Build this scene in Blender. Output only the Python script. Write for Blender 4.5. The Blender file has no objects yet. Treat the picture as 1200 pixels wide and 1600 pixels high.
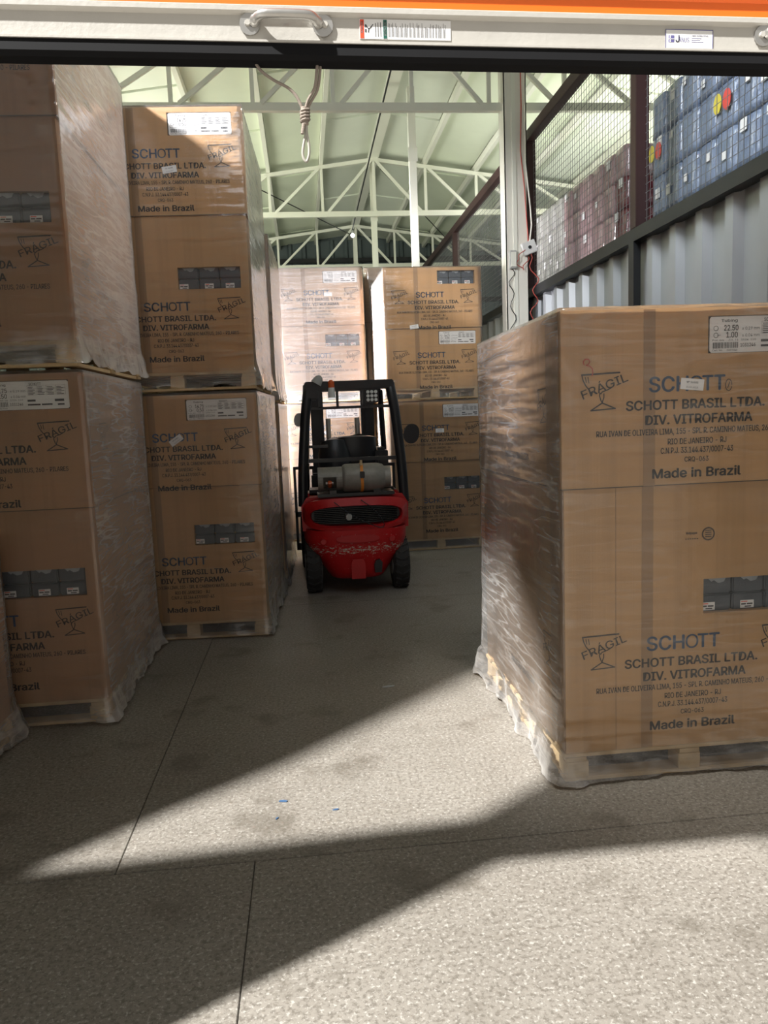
import bpy, bmesh, math, random
from mathutils import Vector, Matrix, noise
from mathutils.geometry import tessellate_polygon
R = math.radians
SC = bpy.context.scene
COL = SC.collection
random.seed(7)

# ------------------------------------------------------------------ camera
PITCH, YAW, ROLL, CAMH = 7.08, 5.65, -2.23, 1.6
p_, y_, r_ = map(R, (PITCH, YAW, ROLL))
fwd = Vector((math.sin(y_)*math.cos(p_), math.cos(y_)*math.cos(p_), -math.sin(p_)))
rt = Vector((math.cos(y_), -math.sin(y_), 0)); up = rt.cross(fwd)
r2 = rt*math.cos(r_) + up*math.sin(r_); u2 = -rt*math.sin(r_) + up*math.cos(r_)
cd = bpy.data.cameras.new('camera'); cam = bpy.data.objects.new('camera', cd); COL.objects.link(cam)
cd.sensor_fit = 'VERTICAL'; cd.sensor_height = 36.0; cd.lens = 36.0*1200/1600
cd.clip_start = 0.05; cd.clip_end = 200
M3 = Matrix((r2, u2, -fwd)).transposed()
cam.matrix_world = Matrix.Translation((0, 0, CAMH)) @ M3.to_4x4()
SC.camera = cam

# ------------------------------------------------------------------ light, world, exposure
SC.view_settings.view_transform = 'Standard'; SC.view_settings.look = 'None'
SC.view_settings.exposure = 0.0; SC.view_settings.gamma = 1.0
try: SC.view_settings.use_curve_mapping = False
except Exception: pass
SC.cycles.use_denoising = True
SC.cycles.transparent_max_bounces = 24
SC.cycles.max_bounces = 8
SC.cycles.sample_clamp_indirect = 6.0
w = bpy.data.worlds.new('world'); SC.world = w; w.use_nodes = True
bg = w.node_tree.nodes['Background']; bg.inputs[0].default_value = (0.99, 0.95, 0.88, 1); bg.inputs[1].default_value = 0.52

SUN_AZ, SUN_EL = 29.6, 50.6          # travel direction: azimuth from +X towards +Y, elevation
KX = math.cos(R(SUN_AZ))/math.sin(R(SUN_AZ))          # X travelled per Y travelled
KZ = math.tan(R(SUN_EL))/math.sin(R(SUN_AZ))          # height lost per Y travelled
sd = bpy.data.lights.new('sun', 'SUN'); sd.energy = 12.5; sd.angle = R(1.8); sd.color = (1.0, 0.985, 0.95)
so = bpy.data.objects.new('sun', sd); COL.objects.link(so)
tv = Vector((math.cos(R(SUN_EL))*math.cos(R(SUN_AZ)), math.cos(R(SUN_EL))*math.sin(R(SUN_AZ)), -math.sin(R(SUN_EL))))
so.rotation_euler = tv.to_track_quat('-Z', 'Y').to_euler(); so.location = (-4, -3, 8)

def area(name, loc, target, sx, sy, power, color, spread=180):
    d = bpy.data.lights.new(name, 'AREA'); d.shape = 'RECTANGLE'; d.size = sx; d.size_y = sy
    d.energy = power; d.color = color; d.spread = R(spread)
    o = bpy.data.objects.new(name, d); COL.objects.link(o); o.location = loc
    o.rotation_euler = (Vector(target)-Vector(loc)).to_track_quat('-Z', 'Y').to_euler()
    return o
area('fill_back_stack_low', (-.92, 9.42, 1.35), (-.05, 10.13, 1.35), 0.12, 1.1, 70, (0.90, 0.92, 1.0), 85)  # added lamp close to the back stack, whitens its lower left
area('daylight_left_door', (-2.1, 9.25, 2.85), (0.2, 10.13, 2.65), 0.9, 1.5, 215, (0.96, 0.93, 1.0), 70)
def spot(name, loc, target, power, color, size, blend=.6, soft=.10):
    d = bpy.data.lights.new(name, 'SPOT'); d.energy = power; d.color = color; d.spot_size = R(size); d.spot_blend = blend; d.shadow_soft_size = soft
    o = bpy.data.objects.new(name, d); COL.objects.link(o); o.location = loc
    o.rotation_euler = (Vector(target)-Vector(loc)).to_track_quat('-Z', 'Y').to_euler()
spot('high_bay_front_left', (-2.85, 2.9, 5.05), (-.45, 6.1, 3.7), 1500, (0.97, 0.97, 1.0), 34)
spot('fill_right_carton_side', (-2.6, 3.1, 5.1), (1.05, 3.8, 1.75), 1250, (0.93, 0.93, 1.0), 13, 1.0, .25)  # added spot, brightens the left side of the right carton
spot('fill_right_carton_front', (1.30, 1.72, 4.3), (1.65, 3.06, 1.45), 420, (1.0, .95, .86), 40, .9, .2)  # added spot, lifts the front of the right carton
spot('fill_back_right_stack', (0.5, 3.0, 5.2), (1.5, 8.95, 2.65), 700, (1.0, .96, .88), 15, .6, .2)  # added spot, lifts the upper carton of the back right stack
spot('fill_left_stack_side', (2.3, 5.2, 5.3), (-1.15, 5.0, 3.1), 400, (1.0, .96, .92), 38, 1.0, .3)  # added spot, brightens the right side of the left stack
area('roof_fill_left', (-4.6, 10.5, 3.6), (-4.2, 11.5, 6.0), 3.0, 7.0, 560, (0.98, 1.0, 0.84))  # unseen lamp facing up, added to brighten the roof
area('roof_fill_right', (6.0, 9.5, 4.7), (5.2, 10.0, 6.0), 2.5, 9.0, 330, (0.98, 1.0, 0.84))  # same on the right: hidden upward fill for the roof
area('roof_fill_front', (0.6, 3.4, 4.3), (0.6, 9.0, 5.8), 3.0, 0.6, 34, (0.88, 0.94, 1.0))  # added fill from the front for trusses and stack tops
area('fill_over_packs', (1.0, 4.6, 5.4), (3.4, 5.8, 2.9), 0.5, 1.6, 42, (0.93, 0.97, 1.0), 95)  # unseen fill added to brighten the packs and the sheet wall

# ------------------------------------------------------------------ material helpers
class NT:
    def __init__(s, name):
        s.m = bpy.data.materials.new(name); s.m.use_nodes = True
        s.t = s.m.node_tree; s.n = s.t.nodes; s.l = s.t.links
        s.b = s.n['Principled BSDF']; s.out = s.n['Material Output']
    def node(s, kind, **kw):
        x = s.n.new(kind)
        for k, v in kw.items():
            if k.startswith('i_'):
                key = k[2:]; key = int(key) if key.isdigit() else key.replace('_', ' ')
                x.inputs[key].default_value = v
            else: setattr(x, k, v)
        return x
    def link(s, a, b): s.l.new(a, b)
    def coord(s, kind='Object', scale=(1, 1, 1), rot=(0, 0, 0)):
        tc = s.node('ShaderNodeTexCoord'); mp = s.node('ShaderNodeMapping')
        mp.inputs['Scale'].default_value = scale; mp.inputs['Rotation'].default_value = rot
        s.link(tc.outputs[kind], mp.inputs[0]); return mp.outputs[0]
    def noise(s, co, scale=5, detail=4, rough=.55):
        x = s.node('ShaderNodeTexNoise'); x.inputs['Scale'].default_value = scale
        x.inputs['Detail'].default_value = detail; x.inputs['Roughness'].default_value = rough
        s.link(co, x.inputs['Vector']); return x.outputs['Fac']
    def ramp(s, fac, stops):
        x = s.node('ShaderNodeValToRGB'); e = x.color_ramp.elements
        while len(e) < len(stops): e.new(.5)
        for i, (p, c) in enumerate(stops):
            e[i].position = p; e[i].color = (*c, 1) if len(c) == 3 else c
        s.link(fac, x.inputs[0]); return x.outputs[0]
    def mixc(s, fac, a, b, mode='MIX'):
        x = s.node('ShaderNodeMix', data_type='RGBA', blend_type=mode)
        for sock, v in ((x.inputs[0], fac), (x.inputs[6], a), (x.inputs[7], b)):
            if hasattr(v, 'is_linked') or hasattr(v, 'links'): s.link(v, sock)
            else: sock.default_value = v if not isinstance(v, tuple) else ((*v, 1) if len(v) == 3 else v)
        return x.outputs[2]
    def math(s, op, a, b=0.0, clamp=False):
        x = s.node('ShaderNodeMath', operation=op, use_clamp=clamp)
        for i, v in enumerate((a, b)):
            if hasattr(v, 'links'): s.link(v, x.inputs[i])
            else: x.inputs[i].default_value = v
        return x.outputs[0]
    def bump(s, h, strength=.3, dist=.01):
        x = s.node('ShaderNodeBump'); x.inputs['Strength'].default_value = strength; x.inputs['Distance'].default_value = dist
        s.link(h, x.inputs['Height']); return x.outputs[0]

def plain(name, col, rough=.6, metal=0.0, var=.12, scale=6, bump=0.0, emit=None, spec=None):
    t = NT(name); co = t.coord()
    n = t.noise(co, scale, 5)
    c = t.mixc(n, tuple(x*(1-var) for x in col), tuple(min(1, x*(1+var)) for x in col))
    t.link(c, t.b.inputs['Base Color']); t.b.inputs['Roughness'].default_value = rough; t.b.inputs['Metallic'].default_value = metal
    if spec is not None: t.b.inputs['Specular IOR Level'].default_value = spec
    if bump: t.link(t.bump(t.noise(co, scale*8, 3), bump, .004), t.b.inputs['Normal'])
    if emit:
        t.b.inputs['Emission Color'].default_value = (*emit[0], 1); t.b.inputs['Emission Strength'].default_value = emit[1]
    return t.m

def cardboard(name, col):
    t = NT(name)
    co = t.coord('Object', (1, 1, 1))
    big = t.noise(co, 1.7, 4)
    flut = t.coord('Object', (150, 150, 1.2))
    fl = t.noise(flut, 1.0, 2)
    bandv = t.noise(t.coord('Object', (17, 17, .35)), 1.0, 3)
    fib = t.noise(t.coord('Object', (20, 20, 60)), 2.0, 4)
    c = t.mixc(big, tuple(x*.80 for x in col), tuple(x*1.16 for x in col))
    c = t.mixc(t.math('MULTIPLY', fl, .16), c, tuple(x*.45 for x in col))
    c = t.mixc(t.math('MULTIPLY', fib, .12), c, tuple(min(1, x*1.5) for x in col))
    c = t.mixc(t.math('MULTIPLY', t.ramp(bandv, [(.50, (0, 0, 0)), (.62, (1, 1, 1))]), .22), c, tuple(x*.62 for x in col))
    t.link(c, t.b.inputs['Base Color']); t.b.inputs['Roughness'].default_value = .72
    h = t.math('ADD', t.math('MULTIPLY', fl, .5), t.math('MULTIPLY', fib, .4))
    t.link(t.bump(h, .25, .002), t.b.inputs['Normal'])
    return t.m

def film_material():
    t = NT('stretch_film')
    t.n.remove(t.b)
    uv = t.coord('UV', (1, 1, 1))
    tc = t.node('ShaderNodeTexCoord')
    def st(rot, sx, sy, sc, det=3):
        mp = t.node('ShaderNodeMapping'); mp.inputs['Rotation'].default_value = (0, 0, rot); mp.inputs['Scale'].default_value = (sx, sy, 1)
        t.link(tc.outputs['UV'], mp.inputs[0]); return t.noise(mp.outputs[0], sc, det, .5)
    s1 = st(R(38), .8, 8, 1.9, 1.5); s2 = st(R(-28), .9, 9, 1.7, 1.5); s3 = st(0, 9, 9, 2.0, 2); s4 = st(R(90), .8, 7, 2.2, 1.5)
    patch = st(0, 1, 1, 1.6, 2)
    def ridge(n, wdt=.035):     # thin creases where the noise crosses one half
        a = t.math('ABSOLUTE', t.math('SUBTRACT', n, .5))
        return t.math('SUBTRACT', 1.0, t.math('DIVIDE', a, wdt), True)
    cre = t.math('ADD', ridge(s1), t.math('ADD', t.math('MULTIPLY', ridge(s2), .7), t.math('MULTIPLY', ridge(s4), .5)))
    gate = t.ramp(patch, [(.30, (.15, .15, .15)), (.70, (1, 1, 1))])
    cre = t.math('MULTIPLY', cre, gate)
    at = t.node('ShaderNodeAttribute', attribute_name='film_density'); den = at.outputs['Fac']
    h = t.math('ADD', t.math('ADD', s1, s2), t.math('ADD', t.math('MULTIPLY', s3, .35), t.math('MULTIPLY', s4, .6)))
    bn = t.bump(h, .5, .011)
    gl = t.node('ShaderNodeBsdfGlossy'); gl.inputs['Roughness'].default_value = .17; gl.inputs['Color'].default_value = (1, 1, 1, 1); t.link(bn, gl.inputs['Normal'])
    df = t.node('ShaderNodeBsdfDiffuse'); df.inputs['Color'].default_value = (.86, .84, .82, 1); t.link(bn, df.inputs['Normal'])
    tl = t.node('ShaderNodeBsdfTranslucent'); tl.inputs['Color'].default_value = (.80, .78, .76, 1)
    tr = t.node('ShaderNodeBsdfTransparent'); tr.inputs['Color'].default_value = (.985, .98, .975, 1)
    m1 = t.node('ShaderNodeMixShader'); m1.inputs[0].default_value = .4; t.link(df.outputs[0], m1.inputs[1]); t.link(tl.outputs[0], m1.inputs[2])
    haze = t.math('ADD', t.math('MULTIPLY', den, .20), t.math('MULTIPLY', cre, .075))
    lw = t.node('ShaderNodeLayerWeight'); lw.inputs[0].default_value = .5          # scattering grows with the path through the film
    cosv = t.math('MAXIMUM', t.math('SUBTRACT', 1.0, lw.outputs['Facing']), .14)
    haze = t.math('MULTIPLY', haze, t.math('ADD', .55, t.math('MULTIPLY', patch, .9)))
    haze = t.math('MULTIPLY', haze, t.math('POWER', t.math('DIVIDE', .90, cosv), 1.15))
    haze = t.math('MINIMUM', haze, .62)
    m2 = t.node('ShaderNodeMixShader'); t.link(haze, m2.inputs[0]); t.link(tr.outputs[0], m2.inputs[1]); t.link(m1.outputs[0], m2.inputs[2])
    fr = t.node('ShaderNodeFresnel'); fr.inputs[0].default_value = 1.42; t.link(bn, fr.inputs['Normal'])
    ff = t.math('ADD', t.math('MULTIPLY', fr.outputs[0], .9), t.math('MULTIPLY', den, .04), True)
    m3 = t.node('ShaderNodeMixShader'); t.link(ff, m3.inputs[0]); t.link(m2.outputs[0], m3.inputs[1]); t.link(gl.outputs[0], m3.inputs[2])
    t.link(m3.outputs[0], t.out.inputs[0])
    return t.m

def concrete():
    t = NT('polished_concrete')
    co = t.coord('Object')
    big = t.noise(co, .9, 6, .6); mid = t.noise(co, 5, 6, .65); fine = t.noise(co, 60, 4, .7); spk = t.noise(co, 75, 3, .6)
    c = t.ramp(big, [(.30, (.145, .128, .108)), (.70, (.225, .205, .178))])
    c = t.mixc(t.math('MULTIPLY', mid, .55), c, (.28, .26, .23))
    dark = t.ramp(fine, [(.40, (1, 1, 1)), (.52, (0, 0, 0))])
    c = t.mixc(t.math('MULTIPLY', dark, .6), c, (.075, .063, .05))
    lite = t.ramp(spk, [(.56, (0, 0, 0)), (.66, (1, 1, 1))])
    c = t.mixc(t.math('MULTIPLY', lite, .45), c, (.52, .50, .46))
    v = t.node('ShaderNodeTexVoronoi', feature='DISTANCE_TO_EDGE'); v.inputs['Scale'].default_value = 28
    wr = t.node('ShaderNodeMix', data_type='VECTOR'); t.link(co, wr.inputs[4]); 
    nz = t.node('ShaderNodeTexNoise'); nz.inputs['Scale'].default_value = 9; t.link(co, nz.inputs['Vector']); t.link(nz.outputs['Color'], wr.inputs[5]); wr.inputs[0].default_value = .35
    t.link(wr.outputs[1], v.inputs['Vector'])
    sc = t.ramp(v.outputs['Distance'], [(.0, (1, 1, 1)), (.02, (0, 0, 0))])
    c = t.mixc(t.math('MULTIPLY', t.math('MULTIPLY', sc, mid), .30), c, (.50, .48, .44))
    st = t.ramp(t.noise(co, 2.3, 5, .6), [(.56, (0, 0, 0)), (.66, (1, 1, 1))])
    c = t.mixc(t.math('MULTIPLY', st, .55), c, (.085, .072, .056))
    t.link(c, t.b.inputs['Base Color'])
    t.link(t.math('ADD', .38, t.math('MULTIPLY', mid, .3)), t.b.inputs['Roughness'])
    t.link(t.bump(t.math('ADD', fine, t.math('MULTIPLY', spk, .5)), .22, .003), t.b.inputs['Normal'])
    return t.m

def red_paint():
    t = NT('chipped_red_paint')
    co = t.coord('Object')
    sep = t.node('ShaderNodeSeparateXYZ'); t.link(co, sep.inputs[0])
    z = sep.outputs[2]
    band = t.math('SUBTRACT', 1.0, t.math('DIVIDE', t.math('ABSOLUTE', t.math('SUBTRACT', z, .42)), .075), True)
    sc = t.noise(t.coord('Object', (9, 9, 22)), 3.4, 6, .75)
    th = t.math('ADD', sc, t.math('MULTIPLY', band, .13))
    ch = t.ramp(th, [(.635, (0, 0, 0)), (.665, (1, 1, 1))])
    c = t.mixc(t.noise(co, 4, 4), (.38, .006, .008), (.56, .014, .016))
    c = t.mixc(ch, c, (.55, .52, .44))
    t.link(c, t.b.inputs['Base Color']); t.b.inputs['Roughness'].default_value = .42; t.b.inputs['Specular IOR Level'].default_value = .3
    return t.m

def pack_material(name, base, light, white):
    t = NT(name)
    co = t.coord('Object')
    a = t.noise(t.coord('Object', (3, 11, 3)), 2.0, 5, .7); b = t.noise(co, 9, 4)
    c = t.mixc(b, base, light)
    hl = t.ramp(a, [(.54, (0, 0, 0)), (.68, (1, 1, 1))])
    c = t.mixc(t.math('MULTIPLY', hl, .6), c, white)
    t.link(c, t.b.inputs['Base Color']); t.b.inputs['Roughness'].default_value = .28
    t.b.inputs['Coat Weight'].default_value = .5
    t.link(t.bump(t.math('ADD', a, b), .7, .03), t.b.inputs['Normal'])
    return t.m

MT = dict(
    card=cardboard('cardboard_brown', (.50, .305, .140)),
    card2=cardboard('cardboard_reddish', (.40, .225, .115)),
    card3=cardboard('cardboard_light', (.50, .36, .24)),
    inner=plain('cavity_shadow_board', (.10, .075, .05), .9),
    film=film_material(),
    ink=plain('black_ink', (.025, .02, .017), .7, var=.4, scale=40),
    ink_soft=plain('faded_ink', (.13, .10, .075), .8, var=.4, scale=40),
    blue=plain('blue_ink', (.045, .10, .20), .6, var=.25, scale=30),
    redink=plain('red_marker', (.50, .06, .03), .7),
    paper=plain('label_paper', (.80, .80, .80), .45, var=.04),
    paperk=plain('label_print_ink', (.04, .04, .045), .6),
    tape=plain('brown_packing_tape', (.31, .185, .085), .5, var=.15),
    pack=plain('dark_shrink_pack', (.060, .075, .092), .3, var=.35, scale=18, bump=.4),
    packw=plain('clear_wrap_knot', (.34, .37, .40), .3, var=.3, scale=30),
    wood=plain('pallet_pine', (.52, .38, .21), .75, var=.25, scale=14, bump=.3),
    floor=concrete(),
    gap=plain('joint_dirt', (.10, .09, .08), .9),
    alu=plain('weathered_aluminium', (.50, .48, .44), .42, .15, var=.12, scale=9, bump=.15),
    zinc=plain('zinc_plated_steel', (.52, .51, .49), .32, .85, var=.15, scale=20),
    rubber=plain('black_rubber', (.007, .007, .008), .75, var=.3, spec=.15),
    orange=plain('orange_curtain_paint', (.86, .15, .012), .38, var=.05),
    rope=plain('dirty_rope', (.30, .25, .21), .9, var=.3, scale=60, bump=.5),
    rope2=plain('clean_rope_end', (.42, .40, .35), .85, var=.15, scale=60),
    white=plain('white_steel_paint', (.76, .76, .67), .5, var=.06, scale=2),
    roofm=plain('painted_roof_sheet', (.74, .79, .64), .6, var=.10, scale=1.3),
    roofb=plain('roof_lining_band', (.78, .82, .72), .6, var=.06, scale=2),
    colm=plain('white_column_paint', (.74, .72, .64), .55, var=.08, scale=5),
    brown=plain('oxide_brown_steel', (.036, .014, .013), .5, var=.2),
    black=plain('black_steel', (.014, .015, .017), .5, var=.25),
    galv=plain('grey_wall_sheet', (.36, .38, .40), .45, .25, var=.10, scale=2.5),
    darkw=plain('dark_wall_sheet', (.10, .125, .13), .6, var=.2, scale=2),
    wallp=plain('front_wall_plaster', (.50, .50, .48), .8),
    wire=plain('wire_mesh_steel', (.20, .20, .20), .5, .4),
    glass=plain('translucent_panel', (.75, .80, .78), .5, emit=((.80, .92, .90), .9)),
    red=red_paint(), redp=plain('red_panel_paint', (.44, .008, .010), .45, var=.15),
    fblack=plain('forklift_black', (.012, .012, .014), .38, var=.3),
    tyre=plain('tyre_rubber', (.030, .028, .027), .85, var=.3, scale=30, bump=.4),
    seatm=plain('seat_vinyl', (.016, .017, .020), .35),
    tank=plain('scuffed_aluminium_tank', (.24, .225, .20), .5, .3, var=.35, scale=16, bump=.4),
    strap=plain('orange_strap', (.75, .27, .04), .6),
    amber=plain('amber_lens', (.60, .10, .02), .25),
    lamp=plain('lamp_lens', (.70, .70, .68), .25),
    grey=plain('grey_plastic', (.38, .38, .36), .5),
    wirered=plain('red_cable', (.45, .08, .06), .5),
    bulb=plain('lit_bulb', (.9, .9, .9), .4, emit=((.95, 1.0, 1.0), 9)),
    green=plain('green_print', (.01, .10, .07), .5), redpr=plain('red_print', (.75, .07, .02), .5),
    violet=plain('violet_print', (.12, .11, .28), .5),
    bluepk=pack_material('blue_pack_wrap', (.12, .17, .28), (.24, .30, .42), (.72, .76, .82)),
    redpk=pack_material('red_pack_wrap', (.27, .13, .145), (.47, .33, .34), (.78, .70, .70)),
    redpk_shade=pack_material('red_pack_wrap_shaded', (.09, .010, .018), (.16, .02, .03), (.40, .25, .27)),  # shaded copy of the red wrap, shade put into the colour
    whpk=pack_material('white_pack_wrap', (.30, .30, .27), (.40, .39, .36), (.62, .61, .58)),
    stkr=plain('red_sticker', (.70, .09, .07), .4), stky=plain('yellow_sticker', (.72, .60, .08), .4),
)

# ------------------------------------------------------------------ mesh helpers
class MB:
    def __init__(s): s.v = []; s.f = []
    def box(s, x0, x1, y0, y1, z0, z1):
        b = len(s.v)
        s.v += [(x0, y0, z0), (x1, y0, z0), (x1, y1, z0), (x0, y1, z0), (x0, y0, z1), (x1, y0, z1), (x1, y1, z1), (x0, y1, z1)]
        s.f += [tuple(b+i for i in q) for q in ((0, 3, 2, 1), (4, 5, 6, 7), (0, 1, 5, 4), (1, 2, 6, 5), (2, 3, 7, 6), (3, 0, 4, 7))]
        return s
    def bar(s, a, b, w, h=None):          # rectangular bar between two points
        a, b = Vector(a), Vector(b); h = h or w; d = (b-a).normalized()
        ref = Vector((0, 0, 1)) if abs(d.z) < .95 else Vector((0, 1, 0))
        x = d.cross(ref).normalized()*w/2; z = x.normalized().cross(d).normalized()*h/2
        n = len(s.v)
        for p in (a, b): s.v += [tuple(p-x-z), tuple(p+x-z), tuple(p+x+z), tuple(p-x+z)]
        s.f += [tuple(n+i for i in q) for q in ((0, 1, 2, 3), (7, 6, 5, 4), (0, 4, 5, 1), (1, 5, 6, 2), (2, 6, 7, 3), (3, 7, 4, 0))]
        return s
    def tube(s, pts, r, n=8, closed=False, cap=True):
        pts = [Vector(p) for p in pts]; k = len(pts); rings = []
        prev = None
        for i, p in enumerate(pts):
            a = pts[(i-1) % k] if (closed or i) else p; b = pts[(i+1) % k] if (closed or i < k-1) else p
            d = (b-a).normalized()
            if prev is None:
                ref = Vector((0, 0, 1)) if abs(d.z) < .9 else Vector((1, 0, 0)); x = d.cross(ref).normalized()
            else:
                x = (prev-d*prev.dot(d)).normalized()
            prev = x; y = d.cross(x); rr = r[i] if isinstance(r, (list, tuple)) else r
            st = len(s.v); rings.append(st)
            for j in range(n):
                t = 2*math.pi*j/n; s.v.append(tuple(p+x*math.cos(t)*rr+y*math.sin(t)*rr))
        for i in range(k if closed else k-1):
            a, b = rings[i], rings[(i+1) % k]
            for j in range(n): s.f.append((a+j, a+(j+1) % n, b+(j+1) % n, b+j))
        if cap and not closed:
            s.f.append(tuple(rings[0]+j for j in reversed(range(n)))); s.f.append(tuple(rings[-1]+j for j in range(n)))
        return s
    def prism(s, poly, axis, a, b):       # polygon in the two other axes, extruded along axis a..b
        n = len(poly); st = len(s.v)
        for t in (a, b):
            for (p, q) in poly:
                s.v.append({'x': (t, p, q), 'y': (p, t, q), 'z': (p, q, t)}[axis])
        s.f.append(tuple(st+i for i in range(n))); s.f.append(tuple(st+n+i for i in reversed(range(n))))
        for i in range(n): s.f.append((st+i, st+(i+1) % n, st+n+(i+1) % n, st+n+i))
        return s
    def quad(s, *ps):
        st = len(s.v); s.v += [tuple(p) for p in ps]; s.f.append(tuple(range(st, st+len(ps)))); return s
    def stroke(s, pts, w, y=0.0):         # flat stroke in the XZ plane
        for (x0, z0), (x1, z1) in zip(pts, pts[1:]):
            dx, dz = x1-x0, z1-z0; L = math.hypot(dx, dz) or 1e-6; nx, nz = -dz/L*w/2, dx/L*w/2; ex, ez = dx/L*w/3, dz/L*w/3
            s.quad((x0-ex-nx, y, z0-ez-nz), (x1+ex-nx, y, z1+ez-nz), (x1+ex+nx, y, z1+ez+nz), (x0-ex+nx, y, z0-ez+nz))
        return s
    def text(s, txt, size_h, x, z, y=0.0, bold=0.0, align='C', width=None, rot=0.0, mono=False):
        if bold > 0.0:                       # heavier weight: strike the word several times, slightly offset
            q = bold*size_h/CAPH*.9
            for ox_, oz_ in ((-q, 0), (q, 0), (0, q*.6), (0, -q*.6)):
                c0, s0 = math.cos(rot), math.sin(rot)
                s.text(txt, size_h, x+ox_*c0-oz_*s0, z+ox_*s0+oz_*c0, y, 0.0, align, width-2*q if width else None, rot)
            return s
        vs, fs = glyphs(txt, 0.0)
        if not vs: return s
        x0 = min(v[0] for v in vs); x1 = max(v[0] for v in vs)
        k = size_h/CAPH
        kx = (width/(x1-x0)) if width else k
        wdt = (x1-x0)*kx; ox = {'C': -wdt/2, 'L': 0, 'R': -wdt}[align]
        c, sn = math.cos(rot), math.sin(rot); b = len(s.v)
        for vx, vz in vs:
            px, pz = (vx-x0)*kx+ox, vz*k
            s.v.append((x+px*c-pz*sn, y, z+px*sn+pz*c))
        s.f += [tuple(b+i for i in f) for f in fs]
        return s
    def mesh(s, name, mat, smooth=False, bevel=0.0):
        me = bpy.data.meshes.new(name); me.from_pydata(s.v, [], s.f); 
        bm = bmesh.new(); bm.from_mesh(me)
        if bevel:
            bmesh.ops.bevel(bm, geom=[e for e in bm.edges if len(e.link_faces) == 2 and e.calc_face_angle(0) > .5], offset=bevel, segments=2, affect='EDGES', clamp_overlap=True)
        bmesh.ops.recalc_face_normals(bm, faces=bm.faces)
        bm.to_mesh(me); bm.free()
        me.materials.append(mat)
        if smooth:
            me.polygons.foreach_set('use_smooth', [True]*len(me.polygons))
            try: me.set_sharp_from_angle(angle=R(38))
            except Exception: pass
        me.update(); return me
    def build(s, name, mat, parent=None, loc=(0, 0, 0), smooth=False, bevel=0.0, rot=None):
        return link(name, s.mesh(name, mat, smooth, bevel), parent, loc, rot)

_G = {}
try:        # a plain grotesque that ships inside Blender; without it the built-in letters are used
    import os
    _f = os.path.join(bpy.utils.resource_path('LOCAL'), 'datafiles', 'fonts', 'Inter.woff2')
    FONT = bpy.data.fonts.load(_f) if os.path.exists(_f) else None
except Exception: FONT = None
def glyphs(txt, bold):
    key = (txt, round(bold, 4))
    if key in _G: return _G[key]
    cu = bpy.data.curves.new('t', 'FONT'); cu.body = txt; cu.size = 1; cu.offset = bold; cu.resolution_u = 3; cu.fill_mode = 'BOTH'
    if FONT: cu.font = FONT
    ob = bpy.data.objects.new('t', cu); COL.objects.link(ob)
    dg = bpy.context.evaluated_depsgraph_get(); me = bpy.data.meshes.new_from_object(ob.evaluated_get(dg))
    vs = [(v.co.x, v.co.y) for v in me.vertices]; fs = [tuple(p.vertices) for p in me.polygons]
    bpy.data.objects.remove(ob); bpy.data.curves.remove(cu); bpy.data.meshes.remove(me)
    _G[key] = (vs, fs); return vs, fs

_h = [v[1] for v in glyphs('H', 0.0)[0]]; CAPH = max(_h)-min(_h)
def link(name, me, parent=None, loc=(0, 0, 0), rot=None):
    o = bpy.data.objects.new(name, me); COL.objects.link(o); o.parent = parent; o.location = loc
    if rot: o.rotation_euler = rot
    return o
def tag(o, label=None, cat=None, group=None, kind=None):
    if label: o['label'] = label
    if cat: o['category'] = cat
    if group: o['group'] = group
    if kind: o['kind'] = kind
    return o
def thing(name, label, cat, loc=(0, 0, 0), rz=0, group=None):
    o = bpy.data.objects.new(name, None); COL.objects.link(o); o.location = loc; o.rotation_euler = (0, 0, rz); o.empty_display_size = .1
    return tag(o, label, cat, group)
def struct(o): o['kind'] = 'structure'; return o

# ------------------------------------------------------------------ floor
fl = struct(MB().box(-9, 10, -6, 20, -.30, -.008).build('floor', MT['gap']))
def slab(x0, x1, y0, y1):
    g = .0018
    MB().box(x0+g, x1-g, y0+g, y1-g, -.05, 0).build('slab', MT['floor'], fl, bevel=.002)
ys = [-6, -1.2, 2.68, 6.6, 10.6, 14.6, 20]
xs1 = [-9, -4.3, -.26, 3.8, 10]; xs2 = [-9, -4.8, -.76, 3.3, 10]
for k in range(len(ys)-1):
    xs = xs1 if k < 2 else xs2
    for a, b in zip(xs, xs[1:]): slab(a, b, ys[k], ys[k+1])

# ------------------------------------------------------------------ building shell
RIDX, RIDZ, SLP = 1.38, 6.06, .135
def roofz(x): return RIDZ - SLP*abs(x-RIDX)
rf = MB()
for x0, x1, ya_ in ((-9, -1.75, 2.70), (-1.75, RIDX, 1.4), (RIDX, 10, 1.4)):     # unseen strip opened at the front left to let the sun wedge through
    for dz in (0, .06): rf.quad((x0, ya_, roofz(x0)+dz), (x1, ya_, roofz(x1)+dz), (x1, 20, roofz(x1)+dz), (x0, 20, roofz(x0)+dz))
ceil = struct(rf.build('ceiling', MT['roofm']))
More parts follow.
